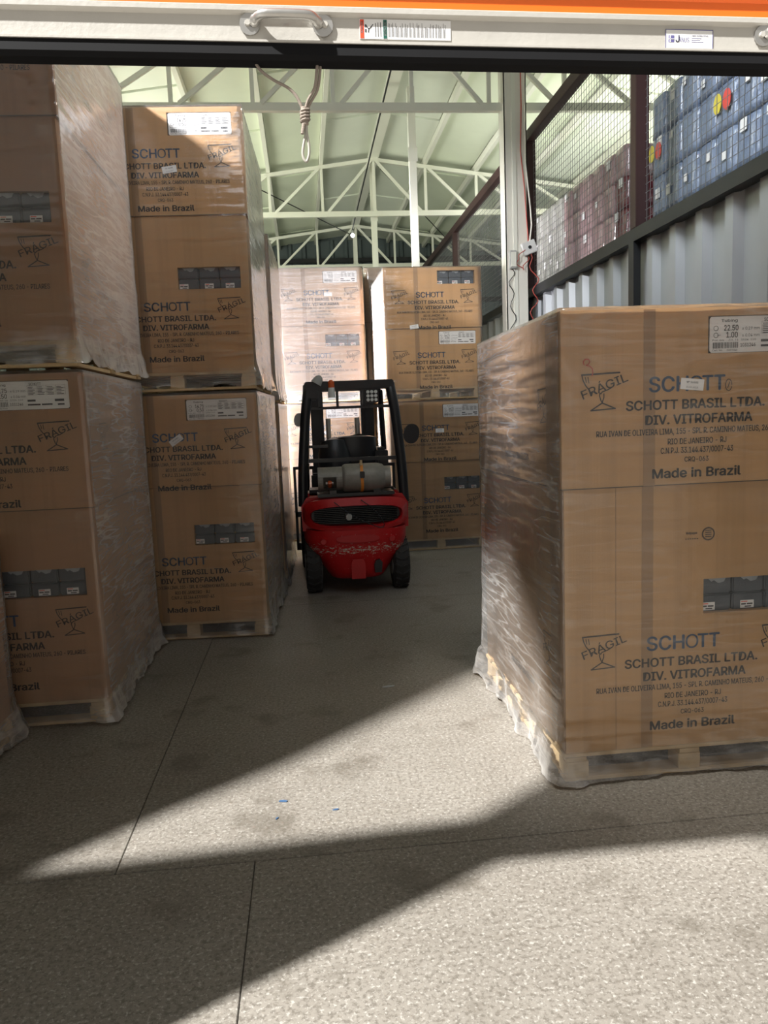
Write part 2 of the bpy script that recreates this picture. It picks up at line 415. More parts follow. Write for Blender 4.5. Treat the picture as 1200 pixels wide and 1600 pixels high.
# lining sheets between the purlins: lap seams as slightly proud strips
SP = .88
for side in (-1, 1):
    for k in range(0, 11):
        x0 = RIDX+side*k*SP; x1 = RIDX+side*(k+1)*SP
        if min(x0, x1) < -6 or max(x0, x1) > 9: continue
        for j in range(9):
            ya = 1.6+j*2.05+(.25 if k % 2 else 0)
            if side < 0 and x1 < -1.5: ya = max(ya, 2.72+j*.001)
            if min(1.6+j*2.05+(.25 if k % 2 else 0)+2.03, 19.95) <= ya: continue
            lo, hi = min(x0, x1)+.035, max(x0, x1)-.035
            m = MB(); d = .016+.020*((j+k) % 2)
            pts = [(lo, roofz(lo)), (hi, roofz(hi)), (hi, roofz(hi)-d), (lo, roofz(lo)-d)]
            m.prism(pts, 'y', ya, min(1.6+j*2.05+(.25 if k % 2 else 0)+2.03, 19.95)); m.build('roof_panel', MT['roofm' if (j*3+k) % 3 else 'roofb'], ceil)
# purlins
for k in range(-8, 10):
    x = RIDX+k*SP
    if x < -7 or x > 9: continue
    zt = roofz(x)-.02
    ys_ = 2.72 if x < -1.7 else 1.6
    m = MB(); m.box(x-.03, x+.03, ys_, 19.9, zt-.11, zt)
    if k == 0: m.box(x-.09, x+.09, 1.6, 19.9, zt-.125, zt-.105)
    m.build('purlin', MT['white'], ceil)
# side / back walls
def corr(a0, a1, z0, z1, at, axis, per, depth, flat=.55, sgn=1):
    m = MB(); prof = []; t = a0
    while t < a1:
        prof += [(t, 0), (t+per*flat, 0), (t+per*(flat+.10), depth*sgn), (t+per*.90, depth*sgn)]; t += per
    prof.append((min(t, a1+per), 0))
    for (p, dp), (q, dq) in zip(prof, prof[1:]):
        if axis == 'x': m.quad((p, at+dp, z0), (q, at+dq, z0), (q, at+dq, z1), (p, at+dp, z1))
        else: m.quad((at+dp, p, z0), (at+dq, q, z0), (at+dq, q, z1), (at+dp, p, z1))
    return m
bw = struct(corr(-8.9, 9.8, 0, 5.9, 19.4, 'x', .34, .06, .62, -1).build('wall_back', MT['darkw']))
for z in (1.7, 3.3, 4.35, 5.35): MB().box(-8.9, 9.8, 19.22, 19.33, z, z+.10).build('girt', MT['black'], bw)
MB().box(-8.9, 9.8, 19.45, 19.6, 0, 6.1).build('outer_skin', MT['darkw'], bw)
wd = struct(MB().box(3.6, 5.6, 19.0, 19.03, 3.42, 3.86).build('window_1', MT['glass']))
for i in range(14): MB().box(3.62+i*.145, 3.66+i*.145, 18.97, 19.0, 3.42, 3.86).build('glazing_rib', MT['galv'], wd)
MB().box(3.5, 5.7, 18.96, 19.05, 3.86, 3.93).build('window_frame', MT['white'], wd); MB().box(3.5, 5.7, 18.96, 19.05, 3.35, 3.42).build('window_frame', MT['white'], wd)
struct(corr(1.5, 19.4, 0, 4.95, -7.2, 'y', .4, .05, .6, 1).build('wall_left', MT['galv']))
struct(MB().box(9.2, 9.3, 1.5, 19.6, 0, 5.2).build('wall_far_right', MT['galv']))
# front wall with the doorway and an added gap, outlined to cast the second wedge of sun
WY = 1.50
def on_wall(px, py): return (px-(py-WY)*KX, (py-WY)*KZ)
gap = [on_wall(*q) for q in ((-1.13, 2.75), (.60, 2.84), (.98, 3.12), (1.35, 3.50), (1.62, 4.30), (1.45, 4.95), (.43, 4.03), (-.16, 3.50), (-.60, 3.17))]
outer = [(-9, -.0), (10, -.0), (10, 4.9), (RIDX, 6.1), (-4.2, 8.4), (-9, 8.4)]
outer = [(-9, 0), (-9, 8.6), (1.0, 8.6), (10, 5.2), (10, 0), (2.35, 0), (2.35, 3.08), (-1.27, 3.08), (-1.27, 0)]
tri = tessellate_polygon([[Vector((x, z, 0)) for x, z in outer], [Vector((x, z, 0)) for x, z in gap]])
allp = outer+gap; m = MB()
m.v = [(x, WY-.05, z) for x, z in allp]+[(x, WY, z) for x, z in allp]; n = len(allp)
m.f = [tuple(t) for t in tri]+[tuple(i+n for i in t) for t in tri]
def rim(idx):
    for i, a in enumerate(idx):
        b = idx[(i+1) % len(idx)]; m.f.append((a, b, b+n, a+n))
rim(list(range(len(outer)))); rim(list(range(len(outer), n)))
struct(m.build('wall_front', MT['wallp']))

# trusses
def truss(name, y, label, zb=5.02, x0=-6.6, x1=8.6):
    t = thing(name, label, 'roof truss', (RIDX, y, zb), 0, None)
    L = lambda x: x-RIDX
    def zt(x): return roofz(x)-.165-zb
    MB().box(L(x0), L(x1), -.035, .035, -.045, .04).build('bottom_chord', MT['white'], t)
    for s, xe in ((-1, x0), (1, x1)):
        MB().bar((0, 0, zt(RIDX)), (L(xe), 0, zt(xe)), .06, .06).build('top_chord', MT['white'], t)
        nn = int(abs(xe-RIDX)/SP)
        for k in range(0, nn+1):
            xa = s*k*SP
            if k or s > 0:
                MB().bar((xa, 0, 0), (xa, 0, zt(RIDX+xa)), .045, .045).build('upright', MT['white'], t)
            if k < nn:
                xb = s*(k+1)*SP
                MB().bar((xb-s*.09, -.02, .03), (xa+s*.04, -.02, zt(RIDX+xa)-.02), .045, .045).build('diagonal', MT['white'], t)
    return t
truss('roof_truss', 9.0, 'white steel roof truss nearest the door, just under the frame top')
truss('roof_truss', 13.5, 'white steel roof truss in the middle, second from the door')
truss('roof_truss', 18.0, 'white steel roof truss farthest back, in front of the dark wall')
for i, (y, lb) in enumerate(((9.0, 'white square post reaching up past the nearest truss'), (13.5, 'slim white post under the middle truss'), (18.0, 'thin white post under the farthest truss'))):
    m = MB(); m.box(-.048, .048, -.05, .05, 0, 5.86); o = m.build('steel_post', MT['white'], None, ((1.605, 10.56, 0) if i == 0 else (RIDX-.01, y+.12, 0)), bevel=.004)
    tag(o, lb, 'post')
    MB().box(-.075, .075, -.075, .075, 0, .02).build('base_plate', MT['white'], o); MB().box(-.06, .06, -.056, -.05, 4.92, 5.10).build('joint_plate', MT['white'], o)
# cross bracing rods and ridge cable
br = MB()
for ri, (a, b) in enumerate((((-.9, 13.5, 5.62), (1.3, 18, 5.70)), ((1.5, 13.5, 5.75), (3.6, 18, 5.45)), ((-.7, 18, 5.55), (-3.2, 13.5, 5.25)), ((3.6, 13.5, 5.45), (5.6, 18, 5.2)))):
    tag(MB().tube([a, b], .010, 5).build('brace_rod', MT['black']), 'thin dark bracing rod under the roof, '+('left of the ridge, running to the far truss', 'just right of the ridge', 'farthest left', 'farthest right behind the column')[ri], 'rod', 'thin dark rods crossing under the roof')
tag(MB().tube([(RIDX-.12, 3.0, 5.74), (RIDX-.12, 9, 5.76), (RIDX-.10, 17.6, 5.72)], .012, 5).build('power_cable', MT['black']), 'black cable running along the roof ridge', 'cable')
lp = thing('ceiling_bulb', 'small lit bulb hanging at the far end of the ridge', 'lamp', (RIDX-.10, 17.55, 5.68))
MB().tube([(0, 0, .03), (0, 0, 0), (0, 0, -.05)], [.02, .025, .02], 8).build('socket', MT['grey'], lp)
MB().tube([(0, 0, -.05), (0, 0, -.07), (0, 0, -.11), (0, 0, -.13)], [.02, .045, .04, .01], 10).build('bulb', MT['bulb'], lp, smooth=True)

# main column with its conduit
cl = thing('building_column', 'tall white painted column in front of the brown mesh frame', 'column', (2.53, 9.0, 0))
m = MB(); m.box(-.13, .13, -.11, -.095, 0, 5.78); m.box(-.13, .13, .095, .11, 0, 5.78); m.box(-.13, -.115, -.11, .11, 0, 5.78); m.box(.115, .13, -.11, .11, 0, 5.78)
m.build('shaft', MT['colm'], cl, bevel=.004)
MB().box(-.045, .0, -.125, -.112, 0, 5.7).build('face_strip', MT['white'], cl)
jb = MB().box(-.10, -.02, -.17, -.112, 3.22, 3.42).build('junction_box', MT['grey'], cl, bevel=.006); MB().box(-.09, -.03, -.176, -.17, 3.24, 3.40).build('cover', MT['white'], jb)
jb = MB().box(-.08, .08, -.17, -.112, -.07, .07).build('junction_box', MT['lamp'], cl, (.13, 0, 3.45), bevel=.006, rot=(0, R(-20), 0)); MB().tube([(0, -.172, 0), (0, -.18, 0)], .02, 8).build('knob', MT['black'], jb)
MB().tube([(.06, -.13, 5.7), (.065, -.13, 5.0), (.05, -.13, 4.5), (.09, -.13, 4.1), (.11, -.14, 3.7), (.12, -.15, 3.52)], .007, 5).build('red_cable', MT['wirered'], cl)
MB().tube([(.10, -.13, 5.0), (.10, -.13, 4.4), (.15, -.14, 3.9), (.16, -.15, 3.7), (.13, -.16, 3.5)], .009, 5).build('white_cable', MT['colm'], cl)
def wig(pts, a, sd):
    out = []
    for i, (p, q) in enumerate(zip(pts, pts[1:])):
        for k in range(6):
            t = k/6; v = Vector(p).lerp(Vector(q), t); v.x += a*math.sin((i*6+k)*1.1+sd); out.append(v)
    return out+[Vector(pts[-1])]
MB().tube(wig([(-.07, -.14, 3.22), (-.09, -.14, 3.0), (-.06, -.14, 2.7), (-.10, -.14, 2.4)], .03, 0), .005, 5).build('loose_wire', MT['black'], cl)
MB().tube(wig([(.12, -.15, 3.38), (.20, -.16, 3.1), (.19, -.15, 2.85), (.14, -.14, 2.6), (.18, -.14, 2.4)], .035, 1), .006, 5).build('loose_wire', MT['wirered'], cl)
MB().tube(wig([(.06, -.17, 3.42), (-.03, -.16, 3.3), (.05, -.16, 3.2), (.12, -.15, 3.35)], .02, 2), .005, 5).build('loose_wire', MT['wirered'], cl)

# ------------------------------------------------------------------ right partition: sheet wall, rails, mesh frame
WX = 2.75
wr = struct(corr(1.9, 19, 0, 2.96, WX+.10, 'y', .385, -.055, .55, 1).build('wall_right', MT['galv']))
MB().box(WX-.02, WX+.08, 1.9, 19.1, 2.93, 3.03).build('top_rail', MT['black'], wr)
for y in (1.95, 6.25, 9.25, 13.6, 17.8): MB().box(WX-.02, WX+.04, y-.05, y+.05, 0, 2.93).build('wall_post', MT['black'], wr)
fr = thing('mesh_partition', 'brown steel frame with wire mesh standing on the black rail', 'partition', (WX+.03, 1.9, 3.03))
ZT = 1.74
MB().box(-.05, .05, 0, 17.1, ZT-.07, ZT+.05).build('top_beam', MT['brown'], fr, bevel=.004)
for y in (.05, 4.30, 7.28, 11.7, 15.9): MB().box(-.055, .055, y-.055, y+.055, 0, ZT-.07).build('frame_post', MT['brown'], fr, bevel=.004)
wm = MB(); t = .0017
y = .05
while y < 17: wm.bar((.02, y, 0), (.02, y, ZT-.07), t*2); y += .065
z = .065
while z < ZT-.07: wm.bar((.024, 0, z), (.024, 17.1, z), t*2); z += .065
tag(wm.build('wire_mesh', MT['wire'], fr), kind='stuff')

# mezzanine and wrapped packs
mz = struct(MB().box(WX+.25, 9.1, 2.2, 18.9, 2.82, 2.95).build('floor_mezzanine', MT['galv']))
def rbox(w, d, h, b, seed):
    me = bpy.data.meshes.new('pack'); bm = bmesh.new(); bmesh.ops.create_cube(bm, size=1)
    bmesh.ops.scale(bm, vec=(w, d, h), verts=bm.verts); bmesh.ops.translate(bm, vec=(0, 0, h/2), verts=bm.verts)
    bmesh.ops.subdivide_edges(bm, edges=bm.edges, cuts=4, use_grid_fill=True)
    for v in bm.verts:
        q = v.co*7+Vector((seed*3.1, 0, 0)); v.co += Vector((noise.noise(q), noise.noise(q+Vector((9, 0, 0))), 0))*.010
        cx = (abs(v.co.x)/(w/2))**6+(abs(v.co.y)/(d/2))**6
        if cx > 1.4: v.co.x *= .955; v.co.y *= .955
    bm.to_mesh(me); bm.free(); me.polygons.foreach_set('use_smooth', [True]*len(me.polygons)); return me
PK = {}
for key, dims, mat in (('b', (.42, .262, .332), 'bluepk'), ('r', (.42, .292, .292), 'redpk'), ('d', (.42, .292, .292), 'redpk_shade'), ('w', (.40, .255, .298), 'whpk')):
    PK[key] = []
    for s in range(3):
        me = rbox(*dims, .02, s+len(key)); me.materials.append(MT[mat]); PK[key].append(me)
def patch(w, h, mat): return MB().box(-.004, 0, -w/2, w/2, 0, h).mesh('pack_label', MT[mat])
PL = {'w': patch(.08, .085, 'paper'), 's': patch(.055, .06, 'paper')}
def disc(mat):
    m = MB(); m.prism([(math.cos(a*.5236)*.055, math.sin(a*.5236)*.075) for a in range(12)], 'x', -.004, 0); return m.mesh('sticker', MT[mat])
PL['R'] = disc('stkr'); PL['Y'] = disc('stky')
random.seed(3)
ORD = ('nearest', 'second', 'third', 'fourth', 'fifth', 'sixth', 'seventh', 'eighth', 'ninth', 'tenth', 'farthest')
TIER = ('bottom tier', 'second tier up', 'third tier up', 'top tier')
def packs(kind, X, y0, ny, dy, nz, dz, label, group, z0=2.95, nx=1, dx=.43):
    for k in range(nz):
        for j in range(ny):
            for i in range(nx):
                me = random.choice(PK['d' if (kind == 'r' and j == 0 and k < 3) else kind])  # near red column takes the wrap colour with shade in it
                o = link('wrapped_pack', me, None, (X+i*dx, y0+j*dy+random.uniform(-.002, .002), z0+k*dz+.001), (0, 0, random.uniform(-.012, .012)))
                tag(o, '%s, %s, %s' % (label, TIER[k], 'farthest' if j == ny-1 else 'nearest' if j == 0 else ORD[j]+' from the near end'), 'pack', group)
                fx = {'b': -.216, 'r': -.216, 'd': -.216, 'w': -.206}[kind]
                if i == 0:
                    if random.random() < (.85 if kind == 'b' else .55): link('pack_label', PL[random.choice('ws')], o, (fx-.006, random.uniform(-.06, .06), random.uniform(.08, .25)))
                    if kind == 'b' and k == 2 and j in (6, 10):
                        link('sticker', PL['R'], o, (fx-.014, -.05, .20)); link('sticker', PL['Y'], o, (fx-.014, .08, .21))
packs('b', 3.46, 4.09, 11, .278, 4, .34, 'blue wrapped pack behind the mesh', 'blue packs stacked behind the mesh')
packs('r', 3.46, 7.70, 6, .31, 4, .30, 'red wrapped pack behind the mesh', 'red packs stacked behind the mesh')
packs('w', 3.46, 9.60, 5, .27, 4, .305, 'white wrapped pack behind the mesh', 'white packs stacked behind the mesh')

# ------------------------------------------------------------------ roll-up door in front
DY = 1.60
dr = struct(bpy.data.objects.new('door_1', None)); COL.objects.link(dr); dr.location = (-.026, DY, 0); dr.rotation_euler = (0, .0113, 0)
# curtain: ribbed sheet
m = MB(); z = 2.386; prof = []
while z < 3.35: prof += [(.0, z), (.0, z+.035), (-.010, z+.045), (-.010, z+.062), (0, z+.072)]; z += .085
for (a, p), (b, q) in zip(prof, prof[1:]): m.quad((-1.42, a, p), (2.48, a, p), (2.48, b, q), (-1.42, b, q))
for (a, p), (b, q) in zip(prof, prof[1:]): m.quad((-1.42, a+.004, p), (2.48, a+.004, p), (2.48, b+.004, q), (-1.42, b+.004, q))
m.build('curtain', MT['orange'], dr)
bar = MB().prism([(-.012, 2.389), (-.016, 2.386), (-.016, 2.377), (-.006, 2.372), (-.006, 2.328), (-.014, 2.326), (-.014, 2.322), (.03, 2.322), (.03, 2.389)], 'x', -1.42, 2.48).build('bottom_bar', MT['alu'], dr)
MB().prism([(-.010, 2.3225), (-.013, 2.300), (-.004, 2.292), (.024, 2.290), (.03, 2.30), (.03, 2.3225)], 'x', -1.42, 2.48).build('rubber_seal', MT['rubber'], dr)
def sm(pts, n=5):
    P = [Vector(p) for p in pts]; out = []
    for i in range(len(P)-1):
        p0, p1, p2, p3 = P[max(i-1, 0)], P[i], P[i+1], P[min(i+2, len(P)-1)]
        for k in range(n):
            t = k/n; out.append(.5*((2*p1)+(-p0+p2)*t+(2*p0-5*p1+4*p2-p3)*t*t+(-p0+3*p1-3*p2+p3)*t**3))
    return out+[P[-1]]
def handle(xc):
    h = thing_part('lift_handle', dr, (xc, -.006, 2.357))
    m = MB()
    pts = [(-.062, -.003, .001), (-.058, -.012, .003), (-.050, -.022, .005), (-.034, -.028, .006), (.034, -.028, .006), (.050, -.022, .005), (.058, -.012, .003), (.062, -.003, .001)]
    m.tube(sm(pts, 3), [.0105]*4+[.0088]*(len(sm(pts, 3))-8)+[.0105]*4, 10); o = m.build('grip', MT['zinc'], h, smooth=True)
    for s in (-1, 1):
        mm = MB(); mm.prism([(s*.070+math.cos(a*math.pi/8)*.0185, -.002+math.sin(a*math.pi/8)*.0195) for a in range(16)], 'y', -.005, 0)
        mm.build('flange', MT['zinc'], h, bevel=.001)
        mm = MB(); mm.tube([(s*.074, -.004, -.001), (s*.074, -.0095, -.001)], [.0066, .0052], 10); mm.build('bolt', MT['alu'], h, smooth=True)
def thing_part(name, parent, loc):
    m = MB(); m.box(-.004, .004, -.0005, .0005, -.002, .002)
    return m.build(name, MT['zinc'], parent, loc)
handle(.005); handle(1.046)
# decals
dc = MB().box(0, .180, -.0008, 0, 0, .036).build('warning_decal', MT['paper'], dr, (.146, -.0065, 2.334))
MB().box(.001, .0085, -.0014, -.0009, .001, .035).build('decal_red_band', MT['redpr'], dc)
MB().box(.0465, .0535, -.0014, -.0009, .001, .035).build('decal_green_band', MT['green'], dc)
m = MB(); m.text('WARNING', .0045, .0068, .0100, -.0016, .01, 'L', .022, R(90)); m.build('decal_white_text', MT['paper'], dc)
m = MB(); m.text('INSTRUCTIONS', .004, .052, .006, -.0016, .01, 'L', .026, R(90)); m.build('decal_white_text', MT['paper'], dc)
random.seed(5); m = MB()
for i in range(3):
    x = .0315+i*.005; m.box(x-.0008, x+.0003, -.0012, -.0009, .004, .004+random.uniform(.020, .028))
x = .057
while x < .168:
    for q in range(random.choice((2, 3, 3, 4))):
        m.box(x, x+.0006, -.0012, -.0009, .004, .012+random.uniform(.008, .019)); x += .0019
    x += .002
m.stroke([(.013, .024), (.018, .018), (.023, .022)], .0016, -.0013); m.stroke([(.018, .018), (.017, .012)], .0018, -.0013); m.stroke([(.021, .020), (.026, .026)], .0014, -.0013); m.box(.0105, .0135, -.0013, -.0009, .012, .018); m.box(.0105, .0135, -.0013, -.0009, .021, .026)
m.build('decal_print', MT['paperk'], dc)
jn = MB().box(0, .1, -.0008, 0, 0, .036).build('maker_decal', MT['paper'], dr, (.768, -.0065, 2.328))
m = MB()
for a, b in (((0, 0), (.1, 0)), ((.1, 0), (.1, .036)), ((.1, .036), (0, .036)), ((0, .036), (0, 0))): m.stroke([a, b], .0014, -.0012)
m.box(.006, .018, -.0012, -.0009, .012, .025); m.text('J', .013, .021, .0125, -.0014, .01, 'L'); m.text('ANUS', .009, .0275, .0125, -.0014, .0, 'L', .022)
m.text('JANUS INTERNATIONAL', .0026, .055, .0235, -.0014, .02, 'L', .036)
for i, L in enumerate((.021, .018, .025)): m.box(.055, .055+L, -.0012, -.0009, .0195-i*.0035, .0203-i*.0035)
m.build('decal_print', MT['violet'], jn)
m = MB(); m.box(.0085, .0105, -.0016, -.0013, .012, .025); m.box(.006, .018, -.0016, -.0013, .0175, .0187); m.build('logo_cut', MT['paper'], jn)
# guide rails of the door
for s, x in (('l', -1.44), ('r', 2.50)): MB().box(x-.04, x+.04, -.06, .05, 0, 3.3).build('guide_rail', MT['zinc'], dr)
# rope
rp = thing('pull_rope', 'knotted pull rope hanging from the bottom bar of the door', 'rope', (0, DY+.012, 2.30))
MB().tube(sm([(-.060, 0, .0), (-.050, 0, -.018), (-.026, 0, -.036), (.004, 0, -.052), (.020, 0, -.070), (.030, 0, -.094)]), .0030, 8).build('strand', MT['rope'], rp, smooth=True)
MB().tube(sm([(.063, 0, .0), (.060, 0, -.022), (.055, 0, -.050), (.040, 0, -.075), (.034, .001, -.094)]), .0030, 8).build('strand', MT['rope'], rp, smooth=True)
MB().tube(sm([(.069, .003, .0), (.066, .003, -.024), (.060, .003, -.053), (.044, .003, -.079), (.037, .002, -.094)]), .0028, 8).build('strand', MT['rope'], rp, smooth=True)
m = MB(); m.tube(sm([(.033, 0, -.088), (.031, 0, -.098), (.032, 0, -.108), (.033, 0, -.122)]), [.007]*5+[.0082]*5+[.0072]*5+[.005], 10)
for i in range(4): m.tube([(.033+math.cos(a*.7854)*.0085, math.sin(a*.7854)*.0085, -.094-i*.006+math.cos(a*.7854)*.002) for a in range(8)], .0026, 6, closed=True)
m.build('knot', MT['rope'], rp, smooth=True)
MB().tube(sm([(.030, -.003, -.118), (.028, -.004, -.128), (.026, -.005, -.139)]), .0034, 8).build('tail', MT['rope'], rp, smooth=True)
MB().tube(sm([(.034, 0, -.118), (.033, 0, -.136), (.027, 0, -.160), (.025, 0, -.178), (.031, 0, -.190), (.037, 0, -.178), (.038, 0, -.160), (.035, 0, -.136), (.035, 0, -.118)]), .0027, 8).build('loop', MT['rope2'], rp, smooth=True)

# ------------------------------------------------------------------ pallets and cartons
CW, CD, PH = 1.11, 1.44, .13
PAL = {}
def pal_meshes():
    PAL['deck'] = MB().box(-CW/2-.01, CW/2+.01, -.055, .055, 0, .020).mesh('deck_board', MT['wood'], bevel=.003)
    PAL['stringer'] = MB().box(-.045, .045, 0, CD, 0, .018).mesh('stringer_board', MT['wood'])
    PAL['block'] = MB().box(-.05, .05, -.05, .05, 0, .072).mesh('block', MT['wood'], bevel=.003)
    PAL['bottom'] = MB().box(-CW/2-.005, CW/2+.005, -.048, .048, 0, .018).mesh('bottom_board', MT['wood'], bevel=.003)
    PAL['bottom_side'] = MB().box(-.045, .045, 0, CD/2-.10, 0, .018).mesh('bottom_board', MT['wood'])
pal_meshes()
def pallet_part(parent):
    t = link('pallet', None, parent, (0, 0, -PH))
    for i in range(6): link('deck_board', PAL['deck'], t, (CW/2, .055+i*(CD-.11)/5, .110))
    for i in range(3): link('stringer_board', PAL['stringer'], t, (.045+i*(CW-.09)/2, 0, .091))
    for i in range(3):
        for j in range(3): link('block', PAL['block'], t, (.05+i*(CW-.1)/2, .05+j*(CD-.1)/2, .0185))
    for j in range(3): link('bottom_board', PAL['bottom'], t, (CW/2, .05+j*(CD-.1)/2, 0))
    for i in (0, 1):
        for j in (0, 1): link('bottom_board', PAL['bottom_side'], t, (.05+i*(CW-.1), .10+j*(CD/2-.05), 0))
    return t

def section(w, d, h, e, hole=None):       # open-sleeve box, front face with a cut-out and a shallow pocket behind it
    m = MB(); x0, x1, y0, y1 = -e, w+e, -e, d+e
    m.quad((x1, y0, 0), (x1, y1, 0), (x1, y1, h), (x1, y0, h)); m.quad((x0, y1, 0), (x0, y0, 0), (x0, y0, h), (x0, y1, h))
    m.quad((x1, y1, 0), (x0, y1, 0), (x0, y1, h), (x1, y1, h)); m.quad((x0, y0, h), (x1, y0, h), (x1, y1, h), (x0, y1, h)); m.quad((x0, y1, 0), (x1, y1, 0), (x1, y0, 0), (x0, y0, 0))
    if not hole: m.quad((x0, y0, 0), (x1, y0, 0), (x1, y0, h), (x0, y0, h))
    else:
        a, b, c, dd = hole; X = [x0, a, b, x1]; Z = [0, c, dd, h]
        for i in range(3):
            for j in range(3):
                if i == 1 and j == 1: continue
                m.quad((X[i], y0, Z[j]), (X[i+1], y0, Z[j]), (X[i+1], y0, Z[j+1]), (X[i], y0, Z[j+1]))
        q = .10
        m.quad((a, y0, c), (a, q, c), (a, q, dd), (a, y0, dd)); m.quad((b, y0, c), (b, y0, dd), (b, q, dd), (b, q, c))
        m.quad((a, y0, c), (b, y0, c), (b, q, c), (a, q, c)); m.quad((a, y0, dd), (a, q, dd), (b, q, dd), (b, y0, dd)); m.quad((a, q, c), (b, q, c), (b, q, dd), (a, q, dd))
    # merge doubles to let it shade as one shell
    me = bpy.data.meshes.new('sec'); me.from_pydata(m.v, [], m.f); bm = bmesh.new(); bm.from_mesh(me)
    bmesh.ops.remove_doubles(bm, verts=bm.verts, dist=1e-5)
    ed = [ed_ for ed_ in bm.edges if all((abs(v.co.x-x0) < 1e-4 or abs(v.co.x-x1) < 1e-4) and (abs(v.co.y-y0) < 1e-4 or abs(v.co.y-y1) < 1e-4) for v in ed_.verts) and abs(ed_.verts[0].co.z-ed_.verts[1].co.z) > .01]
    if ed: bmesh.ops.bevel(bm, geom=ed, offset=.010, segments=3, affect='EDGES')
    bmesh.ops.recalc_face_normals(bm, faces=bm.faces) if not hole else None
    bm.to_mesh(me); bm.free(); return me

def fragile(m, x, z, s):                  # goblet with a snapped stem, s = width in metres, z = rim height
    P = lambda L: [(x+a*s, z+b*s) for a, b in L]
    m.stroke(P([(0, 0), (.86, .03)]), .035*s); m.stroke(P([(0, 0), (.03, -.12), (.08, -.22), (.14, -.30)]), .026*s)
    m.stroke(P([(.08, -.05), (.10, -.16)]), .018*s); m.stroke(P([(.14, -.05), (.16, -.18)]), .018*s)
    m.stroke(P([(.66, -.30), (.58, -.34), (.46, -.38), (.43, -.42)]), .024*s)
    m.stroke(P([(.41, -.40), (.40, -.46), (.43, -.56), (.46, -.62)]), .024*s); m.stroke(P([(.50, -.42), (.50, -.50), (.47, -.58), (.46, -.62)]), .024*s)
    m.stroke(P([(.46, -.62), (.20, -.78), (.76, -.75), (.46, -.62)]), .028*s)
    m.text('FRÁGIL', .185*s, x+.03*s, z-.53*s, 0, .010, 'L', 1.10*s, R(20))
FR = MB(); fragile(FR, 0, 0, .185); FRm = FR.mesh('fragile_mark', MT['ink'])
FR = MB(); fragile(FR, 0, 0, .185); FRs = FR.mesh('fragile_mark', MT['ink_soft'])
LG = MB(); LG.text('SCH', .060, 0, 0, 0, .022, 'L', .170); LG.text('O', .060, .172, 0, 0, .004, 'L', .058); LG.text('TT', .060, .228, 0, 0, .020, 'L', .100); LGm = LG.mesh('logo_print', MT['blue'])
def address(dot):
    m = MB()
    m.text('SCHOTT BRASIL LTDA'+dot, .0375, .56, -.405, 0, .030, 'C', .600)
    m.text('DIV. VITROFARMA', .0375, .575, -.466, 0, .030, 'C', .465)
    m.text('RUA IVAN DE OLIVEIRA LIMA, 155 - SPL R. CAMINHO MATEUS, 260 - PILARES', .0235, .575, -.508, 0, .014, 'C', .88)
    m.text('RIO DE JANEIRO - RJ', .0235, .567, -.550, 0, .014, 'C', .255)
    m.text('C.N.P.J. 33.144.437/0007-43', .0235, .567, -.587, 0, .014, 'C', .315)
    m.text('CRQ-063', .0200, .565, -.624, 0, .014, 'C', .105)
    m.text('Made in Brazil', .0375, .567, -.688, 0, .034, 'C', .388)
    return m.mesh('address_print', MT['ink'])
ADm = address('.')
SD = MB(); SD.text('INDUSTRIA BRASILEIRA', .032, 0, 0, 0, .01, 'C', .42); SDm = SD.mesh('side_print', MT['ink_soft'])
# labels and packs seen in the cut-outs
def ship_label(n1, n2):
    m = MB(); w_, h_ = .43, .145
    m.text('SCHOTT', .013, .235, h_-.022, -.001, .01, 'L', .06); m.text('Tubing', .011, .05, h_-.022, -.001, .02, 'L', .07)
    m.text(n1, .022, .062, .088, -.001, .012, 'L', .062); m.text('± 0.19 mm', .012, .140, .090, -.001, 0, 'L', .075)
    m.text(n2, .022, .072, .060, -.001, .012, 'L', .050); m.text('± 0.04 mm', .012, .140, .062, -.001, 0, 'L', .075)
    for cz in (.098, .070): m.stroke([(.027+math.cos(a*.785)*.010, cz+math.sin(a*.785)*.010) for a in range(9)], .002, -.001)
    m.stroke([(.032, .070), (.046, .070)], .0016, -.001); m.text('Prod. date', .007, .012, .047, -.001, 0, 'L', .05); m.text('JUL 14   1024  110', .007, .080, .047, -.001, 0, 'L', .12)
    random.seed(11); x = .014
    while x < .122:
        wd_ = random.choice((.0012, .0012, .0025, .004)); m.box(x, x+wd_, -.0012, -.0008, .017, .041); x += wd_+random.choice((.0012, .002, .003))
    m.text('1031246', .014, .133, .022, -.001, .008, 'L', .066); m.text('Cert. No.', .007, .012, .006, -.001, 0, 'L', .045); m.text('00070346', .007, .075, .006, -.001, 0, 'L', .045)
    for i in range(4): m.stroke([(.225, .122-i*.016), (.415, .122-i*.016)], .0008, -.001)
    for i in range(5): m.stroke([(.225+i*.0475, .074), (.225+i*.0475, .122)], .0008, -.001)
    random.seed(4)
    for i in range(24): m.box(.229+(i % 4)*.0475, .229+(i % 4)*.0475+random.uniform(.02, .038), -.0012, -.0008, .112-(i//4)*.0075, .115-(i//4)*.0075)
    m.box(.222, .262, -.0012, -.0008, .040, .050); m.box(.358, .405, -.0012, -.0008, .038, .050); m.box(.222, .285, -.0012, -.0008, .020, .028); m.box(.292, .345, -.0012, -.0008, .020, .028); m.box(.372, .405, -.0012, -.0008, .018, .027)
    return m.mesh('label_print', MT['paperk'])
SLp = {'22': ship_label('22.50', '1.00'), '14': ship_label('14.75', '0.50')}
SLm = MB().prism([(0, .008), (.008, 0), (.422, 0), (.43, .008), (.43, .137), (.422, .145), (.008, .145), (0, .137)], 'y', 0, .0015).mesh('shipping_label', MT['paper'])
def tube_pack(wv, hv):
    return MB().box(0, wv-.004, 0, .05, 0, hv-.004).mesh('tube_pack', MT['pack'], bevel=.006)
